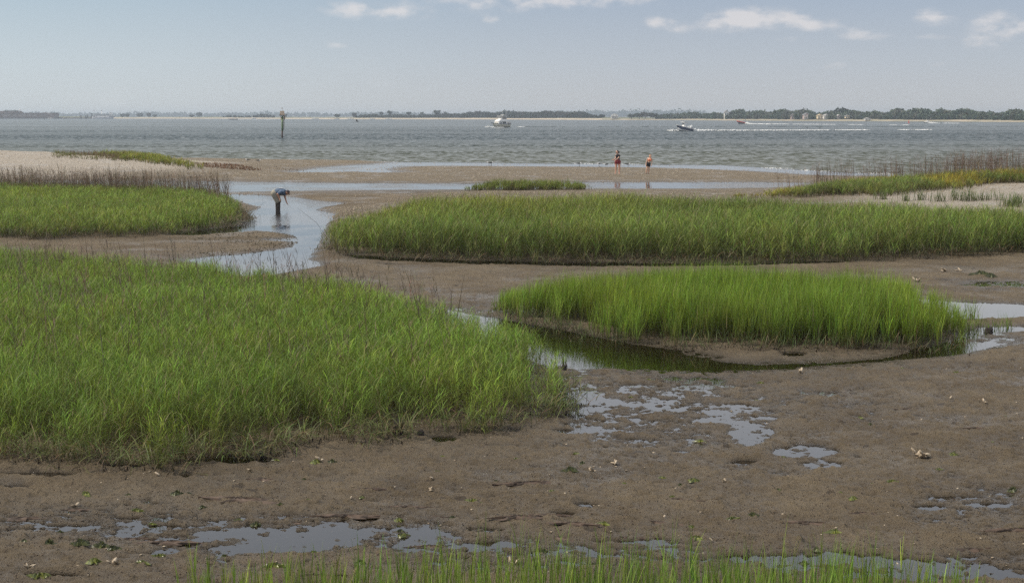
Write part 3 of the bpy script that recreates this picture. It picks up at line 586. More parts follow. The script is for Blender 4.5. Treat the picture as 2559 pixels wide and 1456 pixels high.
# foreground fringe of grass under the lens
b8 = Bag()
def h8(x, y):
    u, v = proj(x, y, .0); return .75 + .25 * sst(u, 500, 1300) - .30 * sst(u, 2000, 2450)
G8 = wpoly([(480, 1478), (800, 1476), (1100, 1475), (1500, 1485), (2100, 1478), (2300, 1490), (2480, 1530), (2500, 1800), (1500, 1850), (420, 1800)], .05)
patch(b8, G8, 110, .53, (.19, .29, .045), (.15, .19, .05), nleaf=4, lw=.0085, bend=(.0, .45), K=4, edgeh=.85, dead=.05, upright=.72, hfun=h8, edge=.25, cp=.45, hv=.42)
tag(b8.build('marsh_grass', GRASS), 'sparse fresh green blades across the bottom of the photo', 'marsh grass', kind='stuff')
# ------------------------------------------------------------------ far shores (land strips, woods, houses)
def strip(name, line, z0, prof, mat, label, kind='structure'):
    """land strip whose waterline is given; prof = list of (metres behind the waterline, height)"""
    p = wpoly(line); d = p / np.linalg.norm(p, axis=1)[:, None]; n = len(p); V = []
    for (b, hz) in prof:
        q = p + d * b; hv_ = hz * (1 + .35 * fbm(q[:, 0], q[:, 1], .02, 3, 7)) if hz > .3 else np.full(n, hz)
        V.append(np.stack([q[:, 0], q[:, 1], np.broadcast_to(hv_, n)], 1))
    V = np.concatenate(V); ii = np.arange(len(prof) * n).reshape(len(prof), n)
    o = mesh_np(name, V, np.stack([ii[:-1, :-1], ii[:-1, 1:], ii[1:, 1:], ii[1:, :-1]], -1).reshape(-1, 4), mat)
    return tag(o, label, kind=kind)
def dens_line(line, n=220):
    a = np.array(line, float); u = np.linspace(a[0, 0], a[-1, 0], n); return list(zip(u, np.interp(u, a[:, 0], a[:, 1])))
def sandmat(name, c1, c2, c3):
    M = Mat(name); P = M.pos(); sp = M.n('ShaderNodeSeparateXYZ'); M.l(P, sp.inputs[0]); q = M.noise(P, .05, 4)
    c = M.mix(M.ss(q, .35, .65), c1, c2); c = M.mix(M.ss(M.math('ADD', sp.outputs[2], M.math('MULTIPLY', q, 1.2)), 1.9, 2.5), c, c3)
    M.l(c, M.p.inputs['Base Color']); M.p.inputs['Roughness'].default_value = .9; return M.m
spitm = sandmat('spit_sand', (.55, .46, .34), (.42, .35, .25), (.14, .15, .07)); rightm = sandmat('far_bank', (.40, .34, .25), (.26, .24, .16), (.12, .13, .06))
SPIT = dens_line([(-60, 296.4), (290, 296.3), (600, 296.9), (850, 298.0), (1130, 298.2), (1400, 299.2), (1530, 299.8)])
RSH = dens_line([(1505, 299.9), (1700, 300.4), (2000, 302.4), (2400, 304.1), (2560, 305.4), (3300, 308)])
def uline(line, u): return float(np.interp(u, [p[0] for p in line], [p[1] for p in line]))
strip('sandy_spit', SPIT, 0, [(0, 0), (10, .7), (30, 1.5), (70, 2.1), (180, 2.6), (400, 1.5)], spitm, 'long low sandy spit across the sound')
strip('far_bank', RSH, 0, [(0, 0), (5, .5), (16, 1.1), (40, 1.7), (90, 2.4), (400, 2.5)], rightm, 'low bank of the wooded mainland on the right')
BLU = dens_line([(-700, 292.9), (2000, 293.0)])
strip('distant_shore', BLU, 0, [(0, 0), (20, 1.5), (300, 3)], rightm, 'distant low shore behind the spit')
def crown_quads(c, r, k, s, col, rs):
    """k leaf-clump faces spread through a lumpy ellipsoid"""
    d = rs.normal(size=(k, 3)); d /= np.linalg.norm(d, axis=1)[:, None]; rad = rs.uniform(.45, 1.0, k) ** .5
    lump = 1 + .22 * np.sin(d[:, 0] * 5 + c[0]) * np.cos(d[:, 2] * 4 + c[1]) + .12 * np.sin(d[:, 1] * 9 + c[0] * 3)
    p = np.array(c) + d * np.array(r) * (rad * lump)[:, None]
    a = rs.normal(size=(k, 3)); a /= np.linalg.norm(a, axis=1)[:, None]; b = np.cross(a, rs.normal(size=(k, 3))); b /= np.linalg.norm(b, axis=1)[:, None]
    sz = (s * rs.uniform(.5, 1.3, k))[:, None] * .5; a = a * sz; b = b * sz * .8
    V = np.stack([p - a - b, p + a - b, p + a + b, p - a + b], 1).reshape(-1, 3)
    cc = np.array(col) * (1 + rs.normal(0, .2, (k, 1))); C_ = np.repeat(np.clip(cc, .01, .9), 4, 0)
    return V, np.arange(4 * k).reshape(k, 4), C_
def wood(name, label, line, u0, u1, step, hfun, back, ks, leaf, cols, seed=3, base=1.2):
    rs = np.random.default_rng(seed); bag = Bag(); u = u0
    while u < u1:
        for b in back:
            uj = u + rs.uniform(-.5, .5) * step; wl = at(uj, uline(line, uj)); dn = wl.normalized(); q = wl + dn * (b + rs.uniform(-6, 6))
            H_ = hfun(uj) * rs.uniform(.78, 1.08) * (1.0 if b > back[0] else .6); r = H_ * rs.uniform(.32, .5)
            c = cols[rs.integers(len(cols))]
            bag.add(crown_quads((q.x, q.y, base + H_ * .55), (r, r * .9, H_ * .5), ks, leaf, c, rs))
            for _ in range(2): bag.add(crown_quads((q.x + rs.uniform(-1, 1) * r, q.y, base + H_ * rs.uniform(.3, .85)), (r * .55, r * .5, H_ * .22), ks // 3, leaf, c, rs))
        u += step
    return tag(bag.build(name, FOL), label, kind='stuff')
TG = [(.10, .135, .085), (.115, .145, .09), (.085, .125, .08), (.13, .14, .10)]  # leaf tones lightened towards blue-green, part of the distance haze put into the colour
wood('far_woods', 'hazy blue treeline of the distant shore behind the spit', BLU, -90, 1700, 7, lambda u: 16 + 2.4 * math.sin(u * .021) + 1.8 * math.sin(u * .057 + 1), (20, 60), 50, 4.5, TG, 5)
wood('mainland_woods', 'continuous hazy woods along the right hand mainland shore', RSH, 1640, 3100, 4.6, lambda u: (4.9 + 2.1 * sst(u, 1640, 1760) + .9 * math.sin(u * .017) + .7 * math.sin(u * .045) + .8 * math.sin(u * .11)), (26, 45, 70), 170, 1.3, TG, 6)
wood('mainland_woods', 'lower hazy trees behind the white house on stilts', BLU, 1380, 1760, 6, lambda u: 21 + 5 * sst(u, 1380, 1700) + 1.5 * math.sin(u * .06), (20, 60), 60, 4, TG, 8)
IG = [(.055, .065, .038), (.045, .055, .032), (.07, .065, .045), (.042, .058, .03)]
wood('spit_scrub', 'grey green scrub on the middle of the sandy spit', SPIT, 890, 1150, 3.6, lambda u: 4.8 + .8 * math.sin(u * .09), (60, 85), 90, 1.0, IG, 9, 1.6)
wood('spit_woods', 'darker green woods at the right end of the sandy spit', SPIT, 1085, 1500, 3.8, lambda u: (4.6 + 3.4 * sst(u, 1085, 1200)) * (1 - .55 * sst(u, 1430, 1500)) + .8 * math.sin(u * .07), (55, 75, 95), 150, 1.2, IG, 10, 1.4)
wood('spit_scrub', 'low dark bushes on the left of the sandy spit', SPIT, 560, 690, 6, lambda u: 2.6 + 3.8 * math.exp(-((u - 655) / 22) ** 2) + 2 * math.exp(-((u - 580) / 14) ** 2), (55, 75), 90, 1.2, IG, 12, 1.6)
def tree(u, line, back, hgt, rx, label, shape='round', bare=False, seed=0):
    rs = np.random.default_rng(seed + 50); wl = at(u, uline(line, u)); q = wl + wl.normalized() * back
    t = empty('tree', (q.x, q.y, 1.6)); tag(t, label, 'tree')
    m = MB(); th = hgt * (.55 if shape == 'round' else .62); m.tube([(0, 0, -.6), (.15, 0, th * .5), (0, 0, th)], [.34, .25, .16], 7)
    tips = []
    for k in range(6 if not bare else 9):
        a = k * 1.05 + rs.uniform(0, .5); rr = rx * rs.uniform(.5, .85); z0 = th * rs.uniform(.45, .9); z1 = hgt * rs.uniform(.7, .95)
        m.tube([(0, 0, z0), (rr * .5 * math.cos(a), rr * .5 * math.sin(a), (z0 + z1) / 2 - .2), (rr * math.cos(a), rr * math.sin(a), z1)], [.13, .09, .03], 5); tips.append((rr * math.cos(a), rr * math.sin(a), z1))
    m.build('trunk', pmat('bark', (.11, .09, .075), .9), t)
    bag = Bag(); c = IG[seed % 4]
    if not bare:
        if shape == 'umbrella':
            bag.add(crown_quads((0, 0, hgt * .80), (rx, rx, hgt * .17), 260, 1.0, c, rs)); bag.add(crown_quads((0, 0, hgt * .62), (rx * .55, rx * .55, hgt * .16), 90, .9, c, rs))
        else:
            bag.add(crown_quads((0, 0, hgt * .62), (rx, rx, hgt * .38), 300, 1.0, c, rs))
    for p in tips: bag.add(crown_quads(p, (rx * .32, rx * .32, hgt * .1), 16 if bare else 40, .8, c, rs))
    bag.build('crown', FOL, t)
k = 0
for (u, ln, bk, hg, rx, lb, sh, br) in [
    (1092, SPIT, 70, 10.2, 5.0, 'umbrella shaped tree standing highest above the spit scrub', 'umbrella', 0), (975, SPIT, 70, 9.6, 3.2, 'round topped tree on a bare trunk among the spit scrub', 'umbrella', 0),
    (953, SPIT, 72, 8.2, 2.4, 'slender leaning tree left of the round topped spit tree', 'umbrella', 0), (1022, SPIT, 72, 8.0, 3.0, 'half bare tree between two taller spit trees', 'umbrella', 0), (1054, SPIT, 75, 8.2, 2.6, 'dead bare tree just left of the umbrella shaped tree', 'round', 1),
    (1112, SPIT, 75, 8.6, 2, 'dead snag right of the umbrella shaped tree', 'round', 1), (886, SPIT, 60, 7, 3.6, 'bushy low tree at the left start of the spit scrub', 'round', 0), (499, SPIT, 60, 8.6, 5, 'lone dark tree on the open left spit', 'round', 0), (480, SPIT, 60, 4.6, 4, 'small bush left of the lone dark tree on the spit', 'round', 0),
    (350, SPIT, 60, 7.2, 5.4, 'leftmost round tree on the open spit beside the ferry', 'round', 0), (372, SPIT, 60, 7.6, 3.8, 'taller of the two small trees close together past the ferry', 'round', 0), (306, SPIT, 60, 6.4, 3.2, 'small tree just off the ferry bow', 'round', 0), (318, SPIT, 60, 6.6, 4, 'rounded tree second past the ferry bow', 'round', 0), (387, SPIT, 60, 5.2, 3.4, 'low tree at the right end of the group past the ferry', 'round', 0),
    (712, SPIT, 60, 5.8, 3.2, 'small dark tree just right of the channel marker post', 'round', 0), (1198 // 1 * 0 + 843, SPIT, 60, 5, 4, 'grey twiggy bush alone on the dunes right of the marker', 'round', 0), (1264, SPIT, 80, 10.2, 4.6, 'tall round oak above the woods behind the white motor yacht', 'round', 0), (1505, SPIT, 60, 4.2, 3.4, 'low bush at the tip of the spit near the white house', 'round', 0),
    (1612, RSH, 16, 6.5, 6, 'dark bushy tree on the point right of the white house', 'round', 0), (1598, RSH, 16, 5.5, 5, 'reddish bush on the point between two trees', 'round', 0), (1578, RSH, 16, 4.6, 4.5, 'low brown bush on the point close to the white house', 'round', 0), (1632, RSH, 16, 5.6, 5, 'brownish tree at the right end of the point clump', 'round', 0), (2534 * 0 + 3169 / 1.5, RSH, 80, 9.4, 3.2, 'tall pine crown standing clear above the mainland woods', 'umbrella', 0), (2097, RSH, 60, 9.8, 5.0, 'broad high crown above the houses on the mainland', 'round', 0)]:
    tree(u, ln, bk, hg, rx, lb, sh, bool(br), k); k += 1
# houses
WW, GLS = pmat('white_siding', (.75, .73, .68), .6, .05), pmat('dark_glass', (.04, .05, .06), .15, .05)
def house(u, line, back, wdt, hgt, dep, label, wall, roofm, z0=1.8, stilts=0., storeys=2, porch=False, rz=0.):
    wl = at(u, uline(line, u)); q = wl + wl.normalized() * back; h = empty('house', (q.x, q.y, z0), rz); tag(h, label, 'house')
    rh = hgt * .28; wh = hgt - rh - stilts
    m = MB(); m.box((0, 0, stilts + wh / 2), (wdt, dep, wh)); m.prism([(-wdt / 2, stilts + wh), (wdt / 2, stilts + wh), (0, hgt - .1)], -dep / 2, dep / 2); m.build('wall', wall, h)
    m = MB()
    for s in (-1, 1):
        a = (s * (wdt / 2 + .5), stilts + wh - .25); b = (0, hgt); m.prism([a, b, (b[0], b[1] + .25), (a[0], a[1] + .25)], -dep / 2 - .5, dep / 2 + .5)
    m.box((wdt * .22, 0, hgt - rh * .3), (.8, .8, rh)); m.build('roof', roofm, h)
    for si in range(storeys):
        zc = stilts + wh * (si + .5) / storeys; nw = max(2, int(wdt / 3))
        for k in range(nw):
            xx = (k + .5 - nw / 2) * wdt / nw
            f = MB().box((xx, -dep / 2 - .04, zc), (1.5, .12, wh / storeys * .62)).build('window', WW, h); MB().box((xx, -dep / 2 - .11, zc), (1.2, .06, wh / storeys * .52)).build('pane', GLS, f)
    if porch:
        m = MB()
        for si in range(storeys):
            zc = stilts + wh * si / storeys; m.box((0, -dep / 2 - 1.2, zc), (wdt * 1.08, 2.3, .2)); m.box((0, -dep / 2 - 2.3, zc + 1), (wdt * 1.08, .08, .1))
            for k in range(5): m.box(((k - 2) * wdt * .26, -dep / 2 - 2.3, zc + wh / storeys / 2), (.22, .22, wh / storeys - .3))
        m.build('porch', WW, h)
    if stilts:
        for k in range(5):
            for yy in (-dep / 2 + .3, dep / 2 - .3): MB().box(((k - 2) * wdt * .23, yy, stilts / 2 - .4), (.35, .35, stilts + .8)).build('stilt', WW, h)
RF = pmat('pale_roof', (.55, .53, .5), .7, .06); RFD = pmat('grey_roof', (.25, .25, .26), .8, .1); PK = pmat('pinkish_siding', (.50, .38, .36), .7, .06); CRM = pmat('cream_siding', (.74, .62, .42), .7, .06)
house(1535.5, RSH, 10, 7.2, 5.8, 6, 'white three storey beach house on stilts at the spit tip', WW, RF, .8, 1.1, 3, True)
house(1815, RSH, 26, 4.4, 8.6, 6, 'white gabled house half hidden in trees above the red boat', WW, RFD, 1.4, 0, 2)
house(1982, RSH, 24, 5, 4.6, 6, 'pinkish house leftmost of the shore houses', PK, RFD, 1.6, 0, 2)
house(2015, RSH, 24, 5.6, 5.2, 6, 'pinkish peaked house with porches second among the shore houses', PK, RFD, 1.6, 0, 2, True)
house(2048.5, RSH, 22, 4.6, 3.9, 5, 'warm cream house beside the white house on the mainland', CRM, pmat('tan_roof', (.6, .48, .3), .8), 1.9, 0, 2)
house(2064, RSH, 22, 4.6, 3.9, 5, 'bright white house beside the cream house on the mainland', WW, RF, 1.9, 0, 2, True)
house(2095, RSH, 24, 3.3, 3.6, 5, 'narrow pale house right of the bright white one', PK, RF, 1.7, 0, 2)
house(2117, RSH, 24, 3.6, 2.6, 5, 'low tan house last on the right of the shore houses', CRM, RFD, 2.4, 0, 1)
house(2168, RSH, 4, 4.6, 1.8, 4, 'small low white boathouse at the water edge', WW, RF, .9, 0, 1)
# ------------------------------------------------------------------ fort, jetty, ferry
BRK = Mat('old_brick'); P = BRK.n('ShaderNodeTexCoord').outputs['Object']; q = BRK.noise(P, .25, 5, .65)
c = BRK.mix(BRK.ss(q, .35, .65), (.15, .095, .08), (.21, .15, .125)); sp = BRK.n('ShaderNodeSeparateXYZ'); BRK.l(P, sp.inputs[0])
c = BRK.mix(BRK.ss(BRK.math('ADD', sp.outputs[2], BRK.math('MULTIPLY', q, 2)), 3.4, 2.2), c, (.07, .06, .05)); BRK.l(c, BRK.p.inputs['Base Color']); BRK.p.inputs['Roughness'].default_value = .95
fo = at(0, 296.75); fort = empty('fort', (fo.x, fo.y, 0)); tag(fort, 'ruined low brick sea fort with pale gun openings at the left edge', 'fort')
SC = fo.y / F * 2 / 3                                   # metres per source px at the fort
def fx(us): return (us) * SC
m = MB(); m.box((fx(60), 12, 4.0), (fx(285), 24, 9.4)); m.box((fx(192), 10, 4.6), (fx(22), 18, 9.4)); m.box((fx(168), 12, 4.4), (fx(26), 16, 9.2)); m.prism([(fx(182), 8), (fx(203), 8), (fx(203), 9.6), (fx(186), 9.0)], 1, 16)
for i in range(26): m.box((fx(-70 + i * 9.6), .1 + (i % 3) * .2, 8.8 + .3 * math.sin(i * 2.1)), (fx(8.2), 2.4, .9 + .4 * math.sin(i * 1.7)))
m.build('wall', BRK.m, fort)
m = MB(); m.loft([[(fx(-60), 14, z), (fx(8), 14, z), (fx(30 if z < 12 else 24), 20, z), (fx(-60), 40, z)] for z in (8, 10.6)], smooth=False); m.box((fx(15), 22, 10.6), (fx(90), 14, 3.2)); m.box((fx(62), 20, 9.6), (fx(14), 10, 3)); m.build('upper_works', BRK.m, fort)
for us in (18, 34, 55, 73, 92, 110, 130, 150): MB().box((fx(us), -.1, 5.2), (fx(7.5), .5, 2.3)).build('gun_opening', pmat('weathered_granite', (.36, .31, .27), .9, .15), fort)
MB().prism([(fx(158), 9.05), (fx(176), 9.05), (fx(174), 9.9), (fx(161), 9.9)], 1, 8).build('shed_roof', pmat('pale_metal', (.6, .55, .5), .5), fort)
m = MB(); m.tube([(fx(59.5), 20, 10), (fx(59.5), 20, 13.2)], .35, 8); m.ball((fx(59.5), 20, 14.2), 1.4); m.build('lantern', pmat('white_paint', (.8, .78, .74), .4, .05), fort)
bg_ = Bag(); rs = np.random.default_rng(4)
for us, zz, rx in ((30, 11.5, 5), (44, 11.3, 4.5), (52, 10.4, 4), (12, 11.4, 5)): bg_.add(crown_quads((fx(us), 18, zz), (rx, 4, 2.4), 260, .8, (.06, .07, .04), rs))
bg_.build('ivy', FOL, fort)
jt = Bag(); b = at(170, 296.8)
m = MB(); rj = random.Random(5)
for i in range(120):
    us = rj.uniform(204, 330); p = at(us / 1.5, 296.7); m.ball((p.x, p.y + rj.uniform(0, 6), rj.uniform(.2, 1.9 if us < 280 else 1.2)), (rj.uniform(.9, 2), 1.4, rj.uniform(.6, 1.1)), 6, 4)
tag(m.build('rubble_jetty', pmat('jetty_rock', (.13, .11, .10), .9)), 'low rubble jetty running from the fort towards the ferry', 'jetty')
p = at(232 / 1.5, 296.6); m = MB(); m.loft([[(p.x - 40, p.y + 20, 0), (p.x + 45, p.y + 20, 0), (p.x + 45, p.y + 60, 0), (p.x - 40, p.y + 60, 0)], [(p.x - 30, p.y + 30, 3.6), (p.x + 25, p.y + 30, 3.4), (p.x + 25, p.y + 50, 3.4), (p.x - 30, p.y + 50, 3.6)]])
tag(m.build('grass_mound', spitm), 'sandy grass mound behind the rubble jetty', kind='structure')
for i, (us, hh_) in enumerate(((303, 5.2), (321, 5.4), (327.5, 5.8), (341, 4.6))):
    p = at(us / 1.5, 296.7); m = MB()
    for a in range(5): m.tube([(p.x + 1.5 * math.cos(a * 1.26), p.y + 1.5 * math.sin(a * 1.26), -1), (p.x + .4 * math.cos(a * 1.26), p.y + .4 * math.sin(a * 1.26), hh_)], .32, 6)
    m.tube([(p.x - .7, p.y, hh_ * .8), (p.x + .7, p.y, hh_ * .8)], .5, 6)
    tag(m.build('dolphin_piling', pmat('dark_timber', (.07, .06, .05), .9)), ['dark piling cluster at the jetty end farthest from the ferry', 'dark piling cluster second from the jetty end', 'tallest dark piling cluster beside the ferry gangway', 'dark piling cluster touching the ferry stern'][i], 'piling')
WP = pmat('white_paint', (.8, .78, .74), .4, .05); NVY = pmat('navy_paint', (.03, .045, .09), .25, .05, spec=.6); GLA = pmat('tinted_glass', (.035, .04, .05), .1, .05, spec=.8); BLK = pmat('black_rubber', (.02, .02, .02), .6); RED = pmat('red_tube', (.55, .07, .05), .5, .06); STL = pmat('steel', (.55, .55, .55), .35, .05, metal=.6); GRYP = pmat('grey_paint', (.35, .36, .38), .5)
def hull(Lh, B, zb, zs, fl=.62, keel=-.35, n=12, full=.35, tr=.92):
    """rings from stern (-L/2) to bow (+L/2): outer shell incl. deck lid"""
    rings = []
    for i in range(n + 1):
        t = i / n; x = -Lh / 2 + Lh * t; wd = B / 2 * (tr + (1 - tr) * min(1, t * 4)) * (1 - max(0, (t - full) / (1 - full)) ** 2.4); wd = max(wd, .02)
        sh = zs + (zb - zs) * t ** 2; kz = keel + (sh - keel - .05) * max(0, (t - .78) / .22) ** 1.6; ch = kz + (sh - kz) * .38; rake = .06 * Lh * max(0, t - .8) / .2
        rings.append([(x + rake * 0, 0, kz), (x, wd * fl, ch), (x + rake, wd, sh), (x + rake, 0, sh + .03), (x + rake, -wd, sh), (x, -wd * fl, ch)])
    return rings
def person_seated_bits(): pass
# ferry: bow to the right
fo = at(390.5 / 1.5, 296.75); fe = empty('ferry_boat', (fo.x, fo.y, 0)); tag(fe, 'old white multi deck ferry moored at the end of the jetty', 'ferry')
LF = 38.0; m = MB(); m.loft(hull(LF, 9, 5.6, 2.6, .85, -1, 16, .55, .8)); m.build('hull', pmat('ferry_white', (.74, .74, .76), .5, .1), fe)
m = MB(); m.loft([[(x, y * 1.01, z * 0 + zz) for (x, y, z), zz in zip(r, (-.9, -.9, .35, .35, .35, -.9))] for r in hull(LF * 1.001, 9.1, 5.6, 2.6, .95, -1, 16, .55, .8)]); m.build('boot_stripe', NVY, fe)
m = MB(); m.loft([[(r[1][0], r[2][1] * 1.02, r[2][2] - 1.0), (r[1][0], r[2][1] * 1.03, r[2][2] - .65), (r[1][0], -r[2][1] * 1.03, r[2][2] - .65), (r[1][0], -r[2][1] * 1.02, r[2][2] - 1.0)] for r in hull(LF, 9, 5.6, 2.6, .85, -1, 16, .55, .8)[:-1]]); m.build('rubbing_strake', NVY, fe)
for nm, x0, x1, z0, z1, mt in (('main_cabin', -17, 15, 2.7, 4.8, GRYP), ('upper_cabin', -13, 10, 5.9, 7.4, GRYP)):
    MB().box(((x0 + x1) / 2, 0, (z0 + z1) / 2), (x1 - x0, 7.4, z1 - z0)).build(nm, mt, fe)
for z, x0, x1 in ((4.95, -17.6, 17), (5.6, -17.2, 16), (7.6, -15.5, 12.5)): MB().box(((x0 + x1) / 2, 0, z), (x1 - x0, 8.4, .45 if z != 7.6 else .3)).build('deck_band', WP, fe)
for kx in range(9): MB().box((-7 + kx * 1.6, -3.75, 3.8), (1.0, .12, .9)).build('window', WP if kx < 5 else GLA, fe)
for kx in range(10): MB().box((-12 + kx * 2.2, -3.75, 6.7), (1.3, .12, .8)).build('window', GLA, fe)
MB().box((11, 0, 8.7), (4.2, 4, 1.9)).build('wheelhouse', WP, fe); MB().box((11, -2.05, 8.9), (3.4, .1, .7)).build('wheelhouse_window', GLA, fe)
f = MB().tube([(-3.5, 0, 7.6), (-3.9, 0, 12.0)], [.75, .62], 12).build('funnel', WP, fe); MB().tube([(-3.9, 0, 12), (-4.0, 0, 13.1)], .7, 12).build('funnel_cap', BLK, f)
MB().tube([(9, 0, 8), (8.8, 0, 12.6)], .12, 6).build('mast', GRYP, fe)
m = MB().tube([(-16.5, 0, 5.6), (-17.2, 0, 14.3)], .09, 6).build('flagstaff', STL, fe); MB().box((-16.2, 0, 13.4), (2.0, .06, 1.1)).build('flag', pmat('faded_flag', (.32, .16, .22), .8), m)
m = MB(); m.box((-19.6, 0, 5.0), (.5, 4, 7.6)); m.box((-16, 0, 8.7), (8, 4.4, .35)); m.build('gangway_gantry', pmat('dark_timber', (.07, .06, .05), .9), fe)
# ------------------------------------------------------------------ pleasure boats
def foam(name, label, pts, hs_, ws, seed=0, k=900, fs=1.):
    """white water: low lumpy drops strewn along a trail; pts world xy, hs heights, ws half widths"""
    rs = np.random.default_rng(seed); P_ = np.array(pts, float); seg = np.linalg.norm(np.diff(P_, axis=0), axis=1); cs = np.concatenate([[0], np.cumsum(seg)]); t = rs.random(k) * cs[-1]
    x = np.interp(t, cs, P_[:, 0]); y = np.interp(t, cs, P_[:, 1]); hm = np.interp(t, cs, hs_); wm = np.interp(t, cs, ws)
    keep = vn(t * (.35 if seed != 12 else .30), t * 0 + seed, seed) > (.28 + .3 * (t / cs[-1]) if seed != 12 else .60); x, y, hm, wm = x[keep], y[keep], hm[keep], wm[keep]; n = len(x)
    dsp = rs.normal(0, 1, n) * wm * .6; y = y + dsp; x = x + rs.normal(0, .4, n); z = np.abs(rs.normal(0, .4, n)) * hm
    s = rs.uniform(.05, .2, n) * (1 + hm * .6) * fs; bag = []
    octv = np.array([(1, 0, 0), (-1, 0, 0), (0, 1, 0), (0, -1, 0), (0, 0, .7), (0, 0, -.7)]); octf = np.array([(0, 2, 4), (2, 1, 4), (1, 3, 4), (3, 0, 4), (2, 0, 5), (1, 2, 5), (3, 1, 5), (0, 3, 5)])
    V = (np.stack([x, y, z], 1)[:, None, :] + octv[None] * (s[:, None, None] * np.array([2.0, 1.2, .8])[None, None])).reshape(-1, 3); F_ = (octf[None] + (np.arange(n) * 6)[:, None, None]).reshape(-1, 3)
    o = mesh_np(name, V, F_, FOAM); return tag(o, label, kind='stuff')
FM = Mat('foam'); FM.p.inputs['Base Color'].default_value = (.86, .87, .86, 1); FM.p.inputs['Roughness'].default_value = .9; FM.l(FM.mix(FM.ss(FM.noise(FM.pos(), 2., 3), .3, .7), (.72, .75, .75), (.9, .9, .88)), FM.p.inputs['Base Color']); FOAM = FM.m
def waterline(us, vs): return at(us / 1.5, vs / 1.5)
# motor yacht, bow to the left and towards the viewer
q = waterline(1876, 477.5); y_ = empty('motor_yacht', (q.x, q.y, 0), R(180 + 42)); tag(y_, 'white flybridge motor yacht with dark rail stripe heading left', 'yacht')
Ly, By = 8.3, 3.1; cream = pmat('cream_gelcoat', (.66, .62, .50), .3, .04); hr = hull(Ly, By, 1.75, 1.25, .82, -.3, 14, .4)
MB().loft(hr).build('hull', cream, y_)
m = MB(); m.loft([[(r[2][0], r[2][1] * 1.02 + .02, r[2][2] - .16), (r[2][0], r[2][1] * 1.03 + .03, r[2][2] + .02), (r[2][0], -r[2][1] * 1.03 - .03, r[2][2] + .02), (r[2][0], -r[2][1] * 1.02 - .02, r[2][2] - .16)] for r in hr]); m.build('rail_stripe', NVY, y_)
for kx in range(5): MB().box((-3 + kx * 1.25, By / 2 * .93, .9), (.26, .12, .12)).build('porthole', GLA, y_)
def trap(x0, x1, x2, x3, z0, z1, hw, t=.86): return [[(x0, -hw, z0), (x1, -hw, z0), (x1, hw, z0), (x0, hw, z0)], [(x2, -hw * t, z1), (x3, -hw * t, z1), (x3, hw * t, z1), (x2, hw * t, z1)]]
MB().loft(trap(-2.4, 2.2, -2.3, 1.9, 1.3, 2.25, 1.3, .95), smooth=False).build('cabin', WP, y_, .04)
MB().loft(trap(-2.6, 2.0, -2.2, 1.0, 2.28, 3.0, 1.36, .88), smooth=False).build('flybridge', WP, y_, .04)
for s in (-1, 1):
    MB().prism([(-1.9, 1.5), (-.2, 1.5), (.1, 2.12), (-1.6, 2.12)], s * 1.30 - .03, s * 1.30 + .03).build('side_window', GLA, y_)
    MB().box((.85, s * 1.28, 1.8), (.4, .08, .55)).build('side_window', GLA, y_)
MB().box((2.1, 0, 1.85), (.1, 1.5, .4)).build('windshield', pmat('pale_cover', (.7, .68, .6), .7), y_)
f = MB().box((-.9, 0, 4.22), (2.9, 2.3, .12)).build('hardtop', WP, y_, .03)
for s in (-1, 1):
    m = MB(); m.tube([(.6, s * 1.05, 2.9), (-.6, s * 1.05, 4.2)], .05, 6); m.tube([(.1, s * 1.05, 2.9), (.5, s * 1.05, 4.2)], .05, 6); m.tube([(.75, s * 1.05, 2.95), (-2.2, s * 1.05, 2.95), (-2.2, s * 1.05, 4.2), (.75, s * 1.05, 4.18)], .05, 6); m.build('hardtop_frame', WP, y_)
m = MB(); m.box((-1.7, 0, 3.6), (.9, 2.1, 1.1)); m.build('enclosure', pmat('clear_vinyl', (.28, .27, .26), .3), y_)
MB().box((.1, 0, 3.25), (.8, 1.7, .5)).build('helm_console', WP, y_)
rd_ = MB().tube([(-1.0, 0, 4.28), (-1.0, 0, 4.6)], .12, 8).build('radar', WP, y_); MB().box((-1.0, 0, 4.72), (.28, 1.4, .16), .4).build('radar_scanner', WP, rd_)
for s in (-1, 1): MB().tube([(-1.9, s * 1.1, 4.2), (-2.0, s * 1.1, 6.4)], .02, 5).build('antenna', WP, y_)
m = MB(); 
for s in (-1, 1):
    rr = [(r[2][0], s * abs(r[2][1]) * .95, r[2][2] + .6) for r in hr[6:]]; m.tube(rr, .025, 5)
    for p in rr[::2]: m.tube([p, (p[0], p[1], p[2] - .6)], .02, 5)
m.build('bow_rail', STL, y_)
m = MB(); m.box((-3.4, 0, 1.75), (1.5, 2.5, .1)); m.box((-4.1, 0, 1.7), (.06, 2.6, .9)); 
for s in (-1, 1): m.tube([(-3.9, s * 1.2, 1.3), (-3.9, s * 1.2, 2.9)], .03, 5)
m.box((-3.2, 0, 2.95), (1.6, 2.4, .06)); m.build('aft_deck', WP, y_)
ob = MB(); ob.box((-4.75, 0, .75), (.5, .45, .9)); ob.build('dinghy_motor', BLK, y_, .05)
